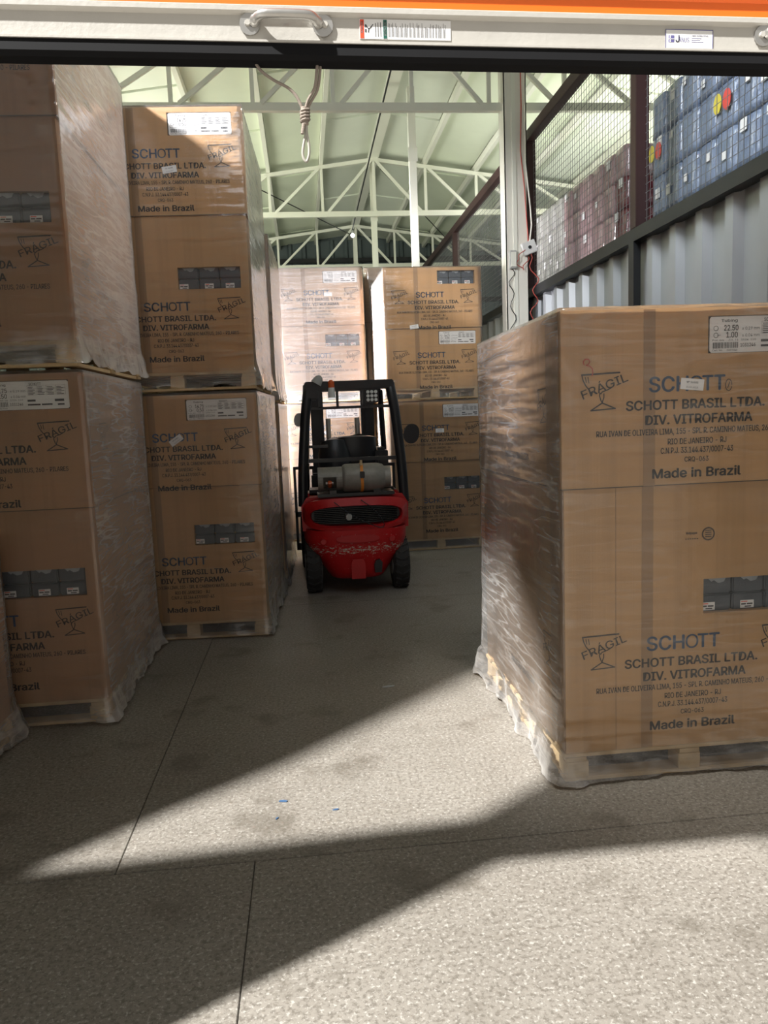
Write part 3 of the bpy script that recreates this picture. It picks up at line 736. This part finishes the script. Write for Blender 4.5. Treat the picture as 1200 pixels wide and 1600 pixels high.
TPm = tube_pack(.145, .078)
KN = MB(); KN.prism([(0, .0), (.018, -.018), (.03, -.012), (.05, -.026), (.075, -.02), (.085, 0)], 'y', 0, .004); KNm = KN.mesh('wrap_knot', MT['packw'])
_m = MB().box(0, .062, 0, .001, 0, .034); _m.box(.004, .032, -.0005, -.0001, .026, .030); _m.box(.004, .026, -.0005, -.0001, .014, .021); _m.box(.030, .056, -.0005, -.0001, .014, .021); _m.box(.020, .050, -.0005, -.0001, .004, .009)
PTm = _m.mesh('pack_label', MT['paper']); PTm.materials.append(MT['paperk']); PTm.materials.append(MT['redpr'])
for _p in PTm.polygons: _p.material_index = 0 if _p.index < 6 else (2 if _p.index < 12 else 1)
m = MB(); m.box(.004, .056, -.0005, 0, .012, .018); m.box(.004, .036, -.0005, 0, .005, .008); PTp = m
STm = MB().box(0, .10, -.0006, 0, 0, .046).mesh('paper_sticker', MT['paper'])
m = MB(); m.text('Nº 36000', .008, .05, .027, -.001, .01, 'C', .05); m.text('21.02.2023', .006, .05, .008, -.001, 0, 'C', .05); STp = m.mesh('sticker_print', MT['paperk'])

def film(parent, w, d, h, seed, skirt=1.0, bot=-.125, dens=.30, fine=.03, side_drape=0.0):
    e = .017; path = []
    cor = [(w+e, -e, 0), (w+e, d+e, 0), (-e, d+e, 0), (-e, -e, 0)]
    segs = [((-e, -e), (w+e, -e), (0, -1)), ((w+e, -e), (w+e, d+e), (1, 0)), ((w+e, d+e), (-e, d+e), (0, 1)), ((-e, d+e), (-e, -e), (-1, 0))]
    s = 0
    for k, (a, b, nrm) in enumerate(segs):
        L = math.hypot(b[0]-a[0], b[1]-a[1]); n = max(6, int(L/fine))
        nx = segs[(k+1) % 4][2]; pv = segs[(k-1) % 4][2]
        for i in range(n):
            t = i/n; x = a[0]+(b[0]-a[0])*t; y = a[1]+(b[1]-a[1])*t
            dc_ = min(t, 1-t)*L; nn = Vector((nrm[0], nrm[1]))
            if i == 0: nn = (nn+Vector(pv)).normalized()
            path.append((x, y, nn.x, nn.y, s+t*L, dc_, k))
        s += L
    rows = []; z = h+.012
    while z > bot:
        rows.append(z); z -= (fine if (z < .10 or z > h-.12) else fine*2.2) if z > -.01 else .018
    rows.append(bot)
    vs = []; den = []; uv = []; fs = []; n = len(path)
    for z in rows:
        t = max(0.0, min(1.0, (.05-z)/(.05-bot)))
        for (x, y, nx, ny, sv, dc_, k) in path:
            q = Vector((sv*2.2, z*2.2, seed*7.7)); a = noise.noise(q)
            f = noise.noise(Vector((sv*9+z*5, z*6, seed*3.3))); f2 = noise.noise(Vector((sv*21-z*8, z*13, seed)))
            cr = math.exp(-dc_/.07); cr2 = math.exp(-dc_/.20)
            off = .003*a+.0025*f*(.4+cr*1.5)+.0016*f2
            off += skirt*(t**.7)*(.010+.030*max(0, noise.noise(Vector((sv*1.7, seed*5, 1))))+.016*f+.010*f2+.028*cr2)
            off -= .030*math.sin(t*math.pi)*max(0, noise.noise(Vector((sv*3.1, seed*2, 4)))+.15)*(1-cr2)
            if side_drape and k == 3: off += side_drape*max(0, (1.1-z))*(.5+.5*noise.noise(Vector((sv*3, z*2, seed))))*.05
            zz = z
            if t > .6: zz = z+(t-.6)/.4*(.045*max(0, noise.noise(Vector((sv*5.0, seed, 9)))+.25)-.0)
            vs.append((x+nx*off, y+ny*off, max(zz, bot+.002)))
            tp = max(0, 1-(h+.012-z)/.10)
            dn = dens+.62*t**1.3*(.25+.75*abs(f)*2)+.55*cr*abs(f2)*1.5+tp*.15+max(0, a)*.15
            if t > .2: dn += .5*cr2
            den.append(dn); uv.append((sv, z))
    for r in range(len(rows)-1):
        for i in range(n):
            j = (i+1) % n; fs.append((r*n+i, (r+1)*n+i, (r+1)*n+j, r*n+j))
    # top: two inner rings and a cap
    b0 = 0
    for inset, dz in ((.04, .006), (.14, .010)):
        st = len(vs)
        for i, (x, y, nx, ny, sv, dc_, k) in enumerate(path):
            cx, cy = w/2, d/2; px = x-math.copysign(min(inset, abs(x-cx)), x-cx); py = y-math.copysign(min(inset, abs(y-cy)), y-cy)
            vs.append((px, py, h+.012+dz+.004*noise.noise(Vector((px*9, py*9, seed))))); den.append(dens*1.2); uv.append((sv, h+.1+inset))
        for i in range(n):
            j = (i+1) % n; fs.append((b0+i, b0+j, st+j, st+i))
        b0 = st
    st = len(vs); vs.append((w/2, d/2, h+.02)); den.append(dens); uv.append((0, h+.7))
    for i in range(n): fs.append((b0+i, b0+(i+1) % n, st))
    me = bpy.data.meshes.new('stretch_film'); me.from_pydata(vs, [], fs)
    at = me.attributes.new('film_density', 'FLOAT', 'POINT'); at.data.foreach_set('value', den)
    ul = me.uv_layers.new(name='UVMap')
    for p in me.polygons:
        us = [uv[v][0] for v in p.vertices]; wrap = max(us)-min(us) > 2
        for li, v in zip(p.loop_indices, p.vertices):
            u_, v_ = uv[v]; ul.data[li].uv = (u_+(s if wrap and u_ < 1 else 0), v_)
    me.polygons.foreach_set('use_smooth', [True]*len(me.polygons)); me.materials.append(MT['film'])
    link('stretch_film', me, parent)

def carton(x, y, z, rz, H, lid, label, mat='card', top='label', low='win', code='14', icons=(0, 1), body_top=False, fine=.04, skirt=1.0, dens=.3, seed=1, bot=-.125, sticker=None, side=1, drape=0.0, big=False):
    t = thing('palletised_carton', label, 'carton', (x, y, z), rz); pallet_part(t)
    bh = H-lid; F = -.0015
    def deco(part, z_ref, off, kind, e, z_icon, tapes=True):
        link('logo_print', LGm, part, (.36, F-e, z_ref-.333))
        link('address_print', ADm, part, (0, F-e, z_ref))
        for i in icons: link('fragile_mark', FRm, part, ((.075, .88)[i], F-e, z_ref-.255))
        if tapes:
            MB().box(.335, .385, -.001, 0, .002, part['h']-.002).build('tape_strip', MT['tape'], part, (0, F*.2-e, 0))
    Hw = (.60, 1.05, None, None)
    # lower sleeve
    zt = .765 if not body_top else bh+.0
    hole = (.61, 1.05, zt-.185, zt-.035)
    me = section(CW, CD, bh, 0, hole); me.name = 'body'; me.materials.append(MT[mat]); bo = link('body', me, t); bo['h'] = bh
    deco(bo, zt, 0, low, 0, 0)
    def fill(part_z, hole_, kind, e):
        a, b, c, d_ = hole_
        for i in range(3):
            for j in range(2):
                p = link('tube_pack', TPm, t, (a+i*.147, .028, part_z+c+j*.076))
                if j == 1 and kind != 'label': link('wrap_knot', KNm, p, (.03, -.005, .073))
                if j == 0 and kind != 'label':
                    q = link('pack_label', PTm, p, (.004 if i == 0 else .035, -.003, .006)); 
        if kind == 'label':
            q = link('shipping_label', SLm, t, (a+.008, .004-e, part_z+c+.002)); link('label_print', SLp[code], q, (0, 0, 0))
    fill(0, hole, low, 0)
    # upper sleeve (lid), a little wider, slid over the lower one
    hole2 = (.61, 1.05, lid-.185, lid-.035)
    me = section(CW, CD, lid, .012, hole2); me.name = 'lid'; me.materials.append(MT[mat]); lo = link('lid', me, t, (0, 0, bh)); lo['h'] = lid
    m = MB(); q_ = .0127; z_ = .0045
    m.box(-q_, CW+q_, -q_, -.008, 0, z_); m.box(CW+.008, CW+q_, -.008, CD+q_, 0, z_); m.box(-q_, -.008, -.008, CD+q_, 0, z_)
    m.build('cut_edge_shade', MT['inner'], lo)  # lid's cut edge, darkened to stand in for the seam shadow
    deco(lo, lid, 0, top, .012, 0)
    fill(bh, hole2, top, .012)
    if sticker:
        q = link('paper_sticker', STm, lo, (sticker[0], F*2-.012, lid-sticker[1]), (0, R(-sticker[2]), 0)); link('sticker_print', STp, q)
    # side prints (right = +X face, left = -X face)
    if side > 0:
        sx, rz_ = CW+.001, R(90)
        for part, e in ((bo, 0), (lo, .012)):
            zt_ = zt if part is bo else lid
            link('fragile_mark', FRs, part, (sx+e, .25, zt_-.27), (0, 0, rz_)); link('side_print', SDm, part, (sx+e, .72, zt_-.46), (0, 0, rz_)); link('fragile_mark', FRs, part, (sx+e, 1.0, zt_-.27), (0, 0, rz_))
    else:
        for part, e in ((bo, 0), (lo, .012)):
            zt_ = zt if part is bo else lid
            link('side_print', SDm, part, (-.001-e, .66, zt_-.62), (0, 0, R(-90))); link('fragile_mark', FRs, part, (-.001-e, .30, zt_-.30), (0, 0, R(-90)))
            MB().box(-.003, 0, 0, .17, .002, part['h']-.002).build('corner_board', MT['tape'], part, (-e-.0005, .006, 0))
    film(t, CW, CD, H, seed, skirt, bot, dens, fine, drape)
    if big:
        m = MB(); m.stroke([(.070, 0), (.066, .012), (.074, .022), (.088, .022), (.094, .012), (.088, .003), (.078, -.002), (.092, -.005), (.104, -.016), (.106, -.032), (.102, -.044)], .004)
        m.build('marker_number', MT['redink'], lo, (.015, F-.0135, lid-.215))
        m = MB(); m.stroke([(math.cos(a*.6)*.014, math.sin(a*.6)*.024) for a in range(11)], .003); m.stroke([(-.004, -.012), (.004, .012)], .003); m.build('marker_scribble', MT['ink'], lo, (.70, F-.0135, lid-.315))
        m = MB(); m.stroke([(math.cos(a*.3927)*.026, math.sin(a*.3927)*.026) for a in range(17)], .006)
        for i in range(4): m.box(-.014, .014, -.0004, 0, -.014+i*.009, -.010+i*.009)
        m.text('Wellpappe', .010, -.075, .002, 0, .02, 'C', .05); 
        for i in range(6): m.box(-.102+i*.010, -.096+i*.010, -.0004, 0, -.020, -.016)
        m.build('round_stamp', MT['ink_soft'], bo, (.628, F, .925))
        MB().box(.22, .2235, -.001, 0, .002, bh-.002).build('crease_line', MT['tape'], bo, (0, F*.3, 0))
    return t

HL = 1.69
# right foreground load
carton(1.05, 3.06, PH, 0, 1.86, .72, 'large wrapped carton standing alone at right in the foreground', 'card', code='22', fine=.022, skirt=1.5, seed=2, side=-1, sticker=(.49, .325, -6), drape=.5, big=True, dens=.20)
# stack A, left
AX = -1.145-CW
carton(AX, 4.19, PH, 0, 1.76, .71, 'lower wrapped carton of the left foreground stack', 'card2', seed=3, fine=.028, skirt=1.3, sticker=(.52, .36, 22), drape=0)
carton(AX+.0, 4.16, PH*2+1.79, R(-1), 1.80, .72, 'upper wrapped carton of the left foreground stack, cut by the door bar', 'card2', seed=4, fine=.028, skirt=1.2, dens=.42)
# stack B
BX = -.345-CW
carton(BX, 5.76, PH, R(-3), 1.68, .67, 'lower wrapped carton of the second stack from the left', 'card', seed=5, sticker=(.50, .37, 34), dens=.3)
carton(BX+.01, 5.74, PH*2+1.71, R(-2), 1.80, .72, 'upper wrapped carton of the second stack from the left', 'card', seed=6, sticker=(.56, .44, 8), dens=.25)
# stack C behind B
carton(-1.36, 7.42, PH, R(-2), 1.62, .68, 'lower wrapped carton hidden behind the second stack from the left', 'card', seed=7, dens=.5, fine=.06)
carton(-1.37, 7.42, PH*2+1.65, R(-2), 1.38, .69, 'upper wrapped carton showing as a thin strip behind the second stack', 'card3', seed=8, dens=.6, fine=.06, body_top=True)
# stack D back left (bright)
DX = -.32
carton(DX, 10.15, PH, 0, 1.66, .70, 'lower wrapped carton seen through the forklift guard', 'card', seed=9, fine=.06, sticker=(.6, .4, 35))
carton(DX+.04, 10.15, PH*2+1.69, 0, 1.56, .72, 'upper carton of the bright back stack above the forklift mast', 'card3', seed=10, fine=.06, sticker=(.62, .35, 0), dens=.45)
# stack E back right
carton(1.01, 8.95, PH, R(1), 1.62, .70, 'lower dark wrapped carton right of the forklift', 'card', seed=11, fine=.05, sticker=(.52, .36, 0), side=-1)
carton(.99, 8.95, PH*2+1.65, R(1), 1.36, .68, 'upper wrapped carton right of the forklift, beside the white column', 'card', top='win', low='label', seed=12, fine=.05, body_top=True, side=-1, sticker=(.28, .69, 8))
# stack F between D and E
carton(.93, 10.75, PH, 0, 1.66, .70, 'lower carton squeezed between the two back stacks', 'card', seed=13, fine=.08, side=-1)
carton(.93, 10.75, PH*2+1.69, 0, 1.66, .72, 'upper carton squeezed between the two back stacks', 'card3', seed=14, fine=.08, side=-1, dens=.5)
# stack at far left edge
LX = -1.605-CW
carton(LX, 2.62, PH, 0, .9, .45, 'wrapped carton at the left frame edge, only its film corner showing', 'card2', seed=15, fine=.03, skirt=1.5, body_top=True)

# ------------------------------------------------------------------ forklift
FX, FY = .43, 6.82
ft = thing('forklift', 'red and black gas forklift parked with its counterweight towards the camera', 'forklift', (FX, FY, 0))
def loft(rings, name, mat, parent, smooth=True, bev=0):
    m = MB(); n = len(rings[0])
    for r in rings: m.v += [tuple(p) for p in r]
    for i in range(len(rings)-1):
        for j in range(n): m.f.append((i*n+j, i*n+(j+1) % n, (i+1)*n+(j+1) % n, (i+1)*n+j))
    m.f.append(tuple(reversed(range(n)))); m.f.append(tuple((len(rings)-1)*n+j for j in range(n)))
    return m.build(name, mat, parent, smooth=smooth, bevel=bev)
# counterweight: horizontal sections bowed at the rear, tapering down between the wheels
def cwring(z, hw, y0, y1, k=4.0, n=28):
    out = []
    for j in range(n+1):                       # rear bow from left to right
        a = math.pi*(1-j/n); c, s = math.cos(a), math.sin(a)
        x = hw*math.copysign(abs(c)**(2/k), c); y = y1-(y1-y0)*abs(s)**(2/k)
        out.append((x, y, z))
    return out
prof = [(.14, .255, .10), (.16, .27, .07), (.22, .31, .05), (.30, .37, .035), (.36, .425, .022), (.42, .465, .010), (.50, .482, 0), (.60, .484, 0)]
prof2 = [(.86, .465, .012), (.885, .42, .035), (.895, .36, .07)]
cw = loft([cwring(z, hw, y0, .62) for z, hw, y0 in prof], 'counterweight', MT['red'], ft)
# upper frame around the dark radiator opening
def oval(a, b, n=40, k=3.2, cz=0.0):
    return [(a*math.copysign(abs(math.cos(2*math.pi*i/n))**(2/k), math.cos(2*math.pi*i/n)), cz+b*math.copysign(abs(math.sin(2*math.pi*i/n))**(2/k), math.sin(2*math.pi*i/n))) for i in range(n)]
def bow(x): return .0+.20*(abs(x)/.485)**4.5
m = MB(); n = 40; O = oval(.484, .147, cz=.742, k=3.6); I = oval(.425, .098, cz=.722, k=2.9); I2 = oval(.41, .088, cz=.722, k=2.9)
for ring, dy in ((O, .03), (O, .0), (I, -.006), (I2, .05)):
    m.v += [(x, bow(x)+dy+(.02 if z > .82 else 0), z) for x, z in ring]
for r in range(3):
    for j in range(n): m.f.append((r*n+j, r*n+(j+1) % n, (r+1)*n+(j+1) % n, (r+1)*n+j))
m.build('grille_surround', MT['redp'], ft, smooth=True)
# top deck and sides of the counterweight behind the surround
m = MB(); m.prism([(-.47, .60), (.47, .60), (.475, .80), (.43, .87), (-.43, .87), (-.475, .80)], 'y', .22, .62); m.build('counterweight_top', MT['redp'], ft, bevel=.02)
m = MB(); m.v = []
for j in range(n): pass
grl = MB().prism([(x, z) for x, z in oval(.405, .086, cz=.722, k=2.9)], 'y', .16, .20).build('radiator_core', MT['fblack'], ft)
for i in range(9): MB().box(-.38, .38, .10, .15, .655+i*.0165, .660+i*.0165).build('grille_slat', MT['fblack'], ft)
MB().tube([(-.07, .02, .715), (-.07, .10, .715)], [.028, .034], 14).build('filler_cap', MT['grey'], ft, smooth=True)
# recesses and details on the red face
MB().prism([(x, z) for x, z in oval(.19, .032, cz=.52, k=2.4)], 'y', -.006, .03).build('hand_recess', MT['redp'], ft, bevel=.004)
MB().prism([(-.06, .16), (.05, .16), (.05, .29), (.035, .325), (-.045, .325), (-.06, .29)], 'y', .0, .10).build('tow_panel', MT['redp'], ft, bevel=.008)
MB().prism([(.145, .20), (.205, .20), (.215, .29), (.19, .32), (.155, .31), (.14, .27)], 'y', .0, .10).build('exhaust_cutout', MT['fblack'], ft)
for s in (-1, 1):
    MB().tube([(s*.31, -.004, .505), (s*.31, .03, .505)], [.024, .028], 14).build('round_plug', MT['redp'], ft, smooth=True)
MB().tube(sm([(-.20, -.02, .86), (-.10, -.035, .78), (.02, -.04, .70), (.14, -.035, .64), (.21, -.03, .615), (.24, -.03, .64), (.20, -.035, .72), (.13, -.03, .80), (.04, -.01, .87)]), .004, 5).build('loose_cable', MT['fblack'], ft, smooth=True)
# chassis, hood, floor
MB().box(-.40, .40, .45, 1.75, .20, .55).build('chassis', MT['fblack'], ft, bevel=.02)
MB().box(-.44, .44, .60, .95, .55, .92).build('hood', MT['fblack'], ft, bevel=.03)
for s in (-1, 1): MB().box(s*.40-.06, s*.40+.06, .95, 1.45, .28, .36).build('step', MT['fblack'], ft, bevel=.01)
# wheels
def wheel(name, x, y, r, wd, tread=True):
    o = MB().tube([(x-wd/2, y, r), (x-wd/2+.02, y, r), (x+wd/2-.02, y, r), (x+wd/2, y, r)], [r-.03, r, r, r-.03], 32).build(name, MT['tyre'], ft, smooth=True)
    MB().tube([(x-wd/2-.004, y, r), (x+wd/2+.004, y, r)], r*.52, 20).build('rim', MT['grey'], o, smooth=True)
    tr_ = MB()
    for i in range(22):
        a = 2*math.pi*i/22
        for s in (-1, 1):
            cy, cz = y+math.cos(a)*r, r+math.sin(a)*r; ty, tz = -math.sin(a), math.cos(a)
            tr_.bar((x+s*.008, cy+ty*.01, cz+tz*.01), (x+s*(wd/2-.012), cy-ty*.02, cz-tz*.02), .022, .012)
    tag(tr_.build('tread_lugs', MT['tyre'], o), kind='stuff')
wheel('rear_wheel', -.405, .30, .235, .15); wheel('rear_wheel', .405, .30, .235, .15)
wheel('front_wheel', -.43, 1.55, .29, .18); wheel('front_wheel', .43, 1.55, .29, .18)
# guard: rear pillars, front pillars, roof bars
GZ = 1.93
for s in (-1, 1):
    MB().tube(sm([(s*.475, .34, .80), (s*.46, .33, 1.15), (s*.415, .31, 1.62), (s*.385, .33, GZ-.10), (s*.38, .36, GZ-.03)]), .047, 10).build('rear_pillar', MT['fblack'], ft, smooth=True)
    MB().tube(sm([(s*.44, 1.55, .55), (s*.42, 1.50, 1.2), (s*.38, 1.33, GZ-.05)]), .030, 8).build('front_pillar', MT['fblack'], ft, smooth=True)
    MB().bar((s*.38, .33, GZ-.02), (s*.38, 1.36, GZ), .06, .055).build('roof_side_rail', MT['fblack'], ft, bevel=.008)
MB().box(-.41, .41, .295, .355, GZ-.075, GZ+.01).build('roof_rear_rail', MT['fblack'], ft, bevel=.01)
MB().box(-.40, .40, 1.32, 1.38, GZ-.05, GZ+.01).build('roof_front_rail', MT['fblack'], ft, bevel=.01)
for i in range(6): MB().bar((-.30+i*.12, .34, GZ-.02), (-.30+i*.12, 1.34, GZ-.005), .02, .03).build('roof_bar', MT['fblack'], ft)
MB().box(-.37, .37, .30, .33, GZ-.245, GZ-.220).build('grab_rail', MT['fblack'], ft)
for x in (-.275, -.115, .125): MB().box(x-.012, x+.012, .30, .33, GZ-.23, GZ-.07).build('rail_strut', MT['fblack'], ft)
MB().box(-.45, .45, .31, .35, 1.20, 1.235).build('cross_bar', MT['fblack'], ft); MB().box(-.42, -.22, .33, .36, 1.335, 1.36).build('cross_bar', MT['fblack'], ft)
# beacon, dome mirror, work lamp, mirrors
bc = MB().tube([(-.165, .30, GZ-.14), (-.165, .30, GZ-.05)], [.034, .030], 12).build('beacon', MT['lamp'], ft, smooth=True)
MB().tube([(-.165, .30, GZ-.05), (-.165, .30, GZ+.0), (-.165, .30, GZ+.02)], [.030, .030, .012], 12).build('beacon_lens', MT['amber'], bc, smooth=True)
MB().tube([(-.30, .32, GZ-.01), (-.285, .32, GZ+.015), (-.27, .31, GZ+.05), (-.265, .31, GZ+.065)], [.055, .05, .032, .01], 14).build('dome_lamp', MT['grey'], ft, smooth=True)
MB().box(-.41, -.29, .28, .36, GZ-.16, GZ-.01).build('horn_box', MT['fblack'], ft, bevel=.02)
wl = MB().box(.135, .265, .265, .30, GZ-.20, GZ-.075).build('work_lamp', MT['fblack'], ft, bevel=.008)
for i in range(3):
    for j in range(3): MB().tube([(.165+i*.036, .265, GZ-.173+j*.036), (.165+i*.036, .258, GZ-.173+j*.036)], [.016, .012], 10).build('lamp_lens', MT['lamp'], wl, smooth=True)
def mirror(x, z, a, b, mat, y=.42):
    m = MB(); m.prism(oval(a, b, 24, 2.2), 'y', -.02, .02); o = m.build('side_mirror', MT[mat], ft, (x, y, z), bevel=.008, rot=(0, R(12), 0))
    MB().bar((x*.0, .02, 0), (-math.copysign(.10, x), .03, -.03), .014).build('mirror_arm', MT['fblack'], o)
mirror(.575, 1.43, .065, .085, 'fblack'); mirror(-.475, 1.60, .038, .055, 'grey')
# seat, controls
m = MB(); m.tube(sm([(0, .86, .93), (0, .84, 1.10), (0, .80, 1.30), (0, .80, 1.42)]), [.2]*5+[.22]*5+[.21]*5+[.15], 20)
for i, v in enumerate(m.v): m.v[i] = (v[0]*1.0+.06, (v[1]-.84)*.45+.80, v[2])
m.build('seat_back', MT['seatm'], ft, smooth=True)
MB().tube([(-.14, .78, 1.03), (-.14, .78, 1.25), (-.14, .80, 1.36), (-.14, .82, 1.385)], [.17, .17, .14, .05], 18).build('seat_cover', MT['seatm'], ft, smooth=True)
MB().box(-.22, .30, .85, 1.25, .90, 1.02).build('seat_cushion', MT['seatm'], ft, bevel=.04)
MB().tube([(.14+.17*math.cos(a*.5236), 1.30+.05*math.sin(a*.5236), 1.28+.14*math.sin(a*.5236)) for a in range(12)], .014, 6, closed=True).build('steering_wheel', MT['fblack'], ft, smooth=True)
MB().bar((.14, 1.50, .95), (.14, 1.31, 1.27), .06).build('steering_column', MT['fblack'], ft)
MB().box(-.38, .38, 1.45, 1.60, .5, 1.02).build('dashboard', MT['fblack'], ft, bevel=.02)
MB().box(.25, .38, .7, 1.1, 1.0, 1.30).build('arm_rest', MT['seatm'], ft, bevel=.03)
# gas tank lying across the rear
tk = MB().tube([(-.115, .18, 1.055), (-.10, .18, 1.055), (-.08, .18, 1.055), (.21, .18, 1.055), (.26, .18, 1.055), (.285, .18, 1.055)], [.10, .122, .130, .130, .118, .09], 28).build('gas_tank', MT['tank'], ft, smooth=True)
m = MB(); n = 28; c0 = 20
for x in (-.33, -.10):
    for rr in (.108, .102):
        for j in range(n): m.v.append((x, .18+math.cos(2*math.pi*j/n)*rr, 1.055+math.sin(2*math.pi*j/n)*rr))
for j in range(n):
    j2 = (j+1) % n; ang = math.degrees(2*math.pi*(j+.5)/n)
    inner = 170 < ang < 235
    def q(a, b, c, d): m.f.append((a, b, c, d))
    if not inner:
        q(j, j2, 2*n+j2, 2*n+j); q(n+j, 3*n+j, 3*n+j2, n+j2)
    q(j, n+j, n+j2, j2)
collar = m.build('tank_collar', MT['tank'], tk, smooth=True)
m = MB()
for j in range(n):
    j2 = (j+1) % n; ang = 360*(j+.5)/n
    if 170 < ang < 235:
        for xa, xb in ((-.33, -.285), (-.165, -.10)):
            P = lambda x, jj: (x, .18+math.cos(2*math.pi*jj/n)*.1075, 1.055+math.sin(2*math.pi*jj/n)*.1075)
            m.quad(P(xa, j), P(xb, j), P(xb, j2), P(xa, j2))
tag(m.build('collar_strip', MT['tank'], tk), kind='stuff')
MB().tube([(-.225, .16, .99), (-.225, .10, 1.03)], .02, 8).build('valve', MT['amber'], tk, smooth=True); MB().tube([(-.26, .15, 1.02), (-.19, .15, 1.02)], .014, 8).build('valve_body', MT['zinc'], tk, smooth=True)
MB().tube([(.275, .18, 1.055), (.33, .18, 1.055)], [.098, .100], 28).build('tank_foot', MT['tank'], tk, smooth=True)
sp_ = []
for a in range(24): sp_.append((.065+.002*math.sin(a), .18+math.cos(a*.2618)*.134, 1.055+math.sin(a*.2618)*.134))
m = MB()
for j in range(24):
    a, b = sp_[j], sp_[(j+1) % 24]; m.quad((a[0]-.013, a[1], a[2]), (a[0]+.013, a[1], a[2]), (b[0]+.013, b[1], b[2]), (b[0]-.013, b[1], b[2]))
m.build('tank_strap', MT['strap'], ft); MB().box(.045, .088, .035, .055, 1.06, 1.12).build('strap_buckle', MT['fblack'], ft, bevel=.004); MB().box(.055, .075, .10, .16, 1.17, 1.215).build('strap_clip', MT['wood'], ft)
MB().box(-.34, .36, .10, .40, .895, .925).build('tank_tray', MT['fblack'], ft, bevel=.005)
for s in (-1, 1): MB().box(s*.20-.03, s*.20+.03, .10, .32, .925, .955).build('tank_cradle', MT['fblack'], ft)
# mast, backrest, forks
for s in (-1, 1):
    MB().box(s*.30-.05, s*.30+.05, 1.78, 1.86, .08, 2.0).build('mast_rail', MT['fblack'], ft, bevel=.006)
    MB().box(s*.24-.03, s*.24+.03, 1.84, 1.90, .10, 1.95).build('inner_mast_rail', MT['fblack'], ft)
    MB().tube([(s*.16, 1.82, .15), (s*.16, 1.82, 1.60)], .030, 10).build('lift_cylinder', MT['zinc'], ft, smooth=True)
    MB().prism([(1.95, .03), (2.95, .03), (2.95, .04), (2.02, .07), (1.99, .5), (1.95, .5)], 'x', s*.30-.06, s*.30+.06).build('fork', MT['fblack'], ft)
for z in (1.96, .55): MB().box(-.35, .35, 1.78, 1.84, z-.04, z+.04).build('mast_crossmember', MT['fblack'], ft)
m = MB(); m.box(-.58, .58, 1.92, 1.945, 1.04, 1.075); m.box(-.58, .58, 1.92, 1.945, .50, .56); m.box(-.58, .58, 1.92, 1.945, .12, .20)
for x in (-.565, -.35, .35, .565): m.box(x-.015, x+.015, 1.92, 1.945, .12, 1.05)
m.build('load_backrest', MT['fblack'], ft)

# ------------------------------------------------------------------ small things on the floor
def scrap(x, y, s, mat, label, rz=0):
    m = MB(); random.seed(int(x*100)); k = 8
    pts = [(math.cos(2*math.pi*i/k)*s*random.uniform(.6, 1.1), math.sin(2*math.pi*i/k)*s*.35*random.uniform(.6, 1.1)) for i in range(k)]
    m.prism(pts, 'z', 0, .003); o = m.build('floor_scrap', MT[mat], None, (x, y, .001), rot=(0, 0, rz)); tag(o, label, 'scrap')
scrap(.42, 3.98+.42, .045, 'packw', 'small pale plastic scrap on the floor left of the big right carton', .2)
scrap(-.17, 3.11, .024, 'blue', 'largest dark blue chip lying in the sunlit wedge of floor', -.2)
scrap(-.19, 2.97, .012, 'blue', 'smaller dark blue fleck just below the largest chip', 1.0)
scrap(.05, 3.0, .014, 'blue', 'small blue fleck right of the largest chip on sunlit floor', .1)
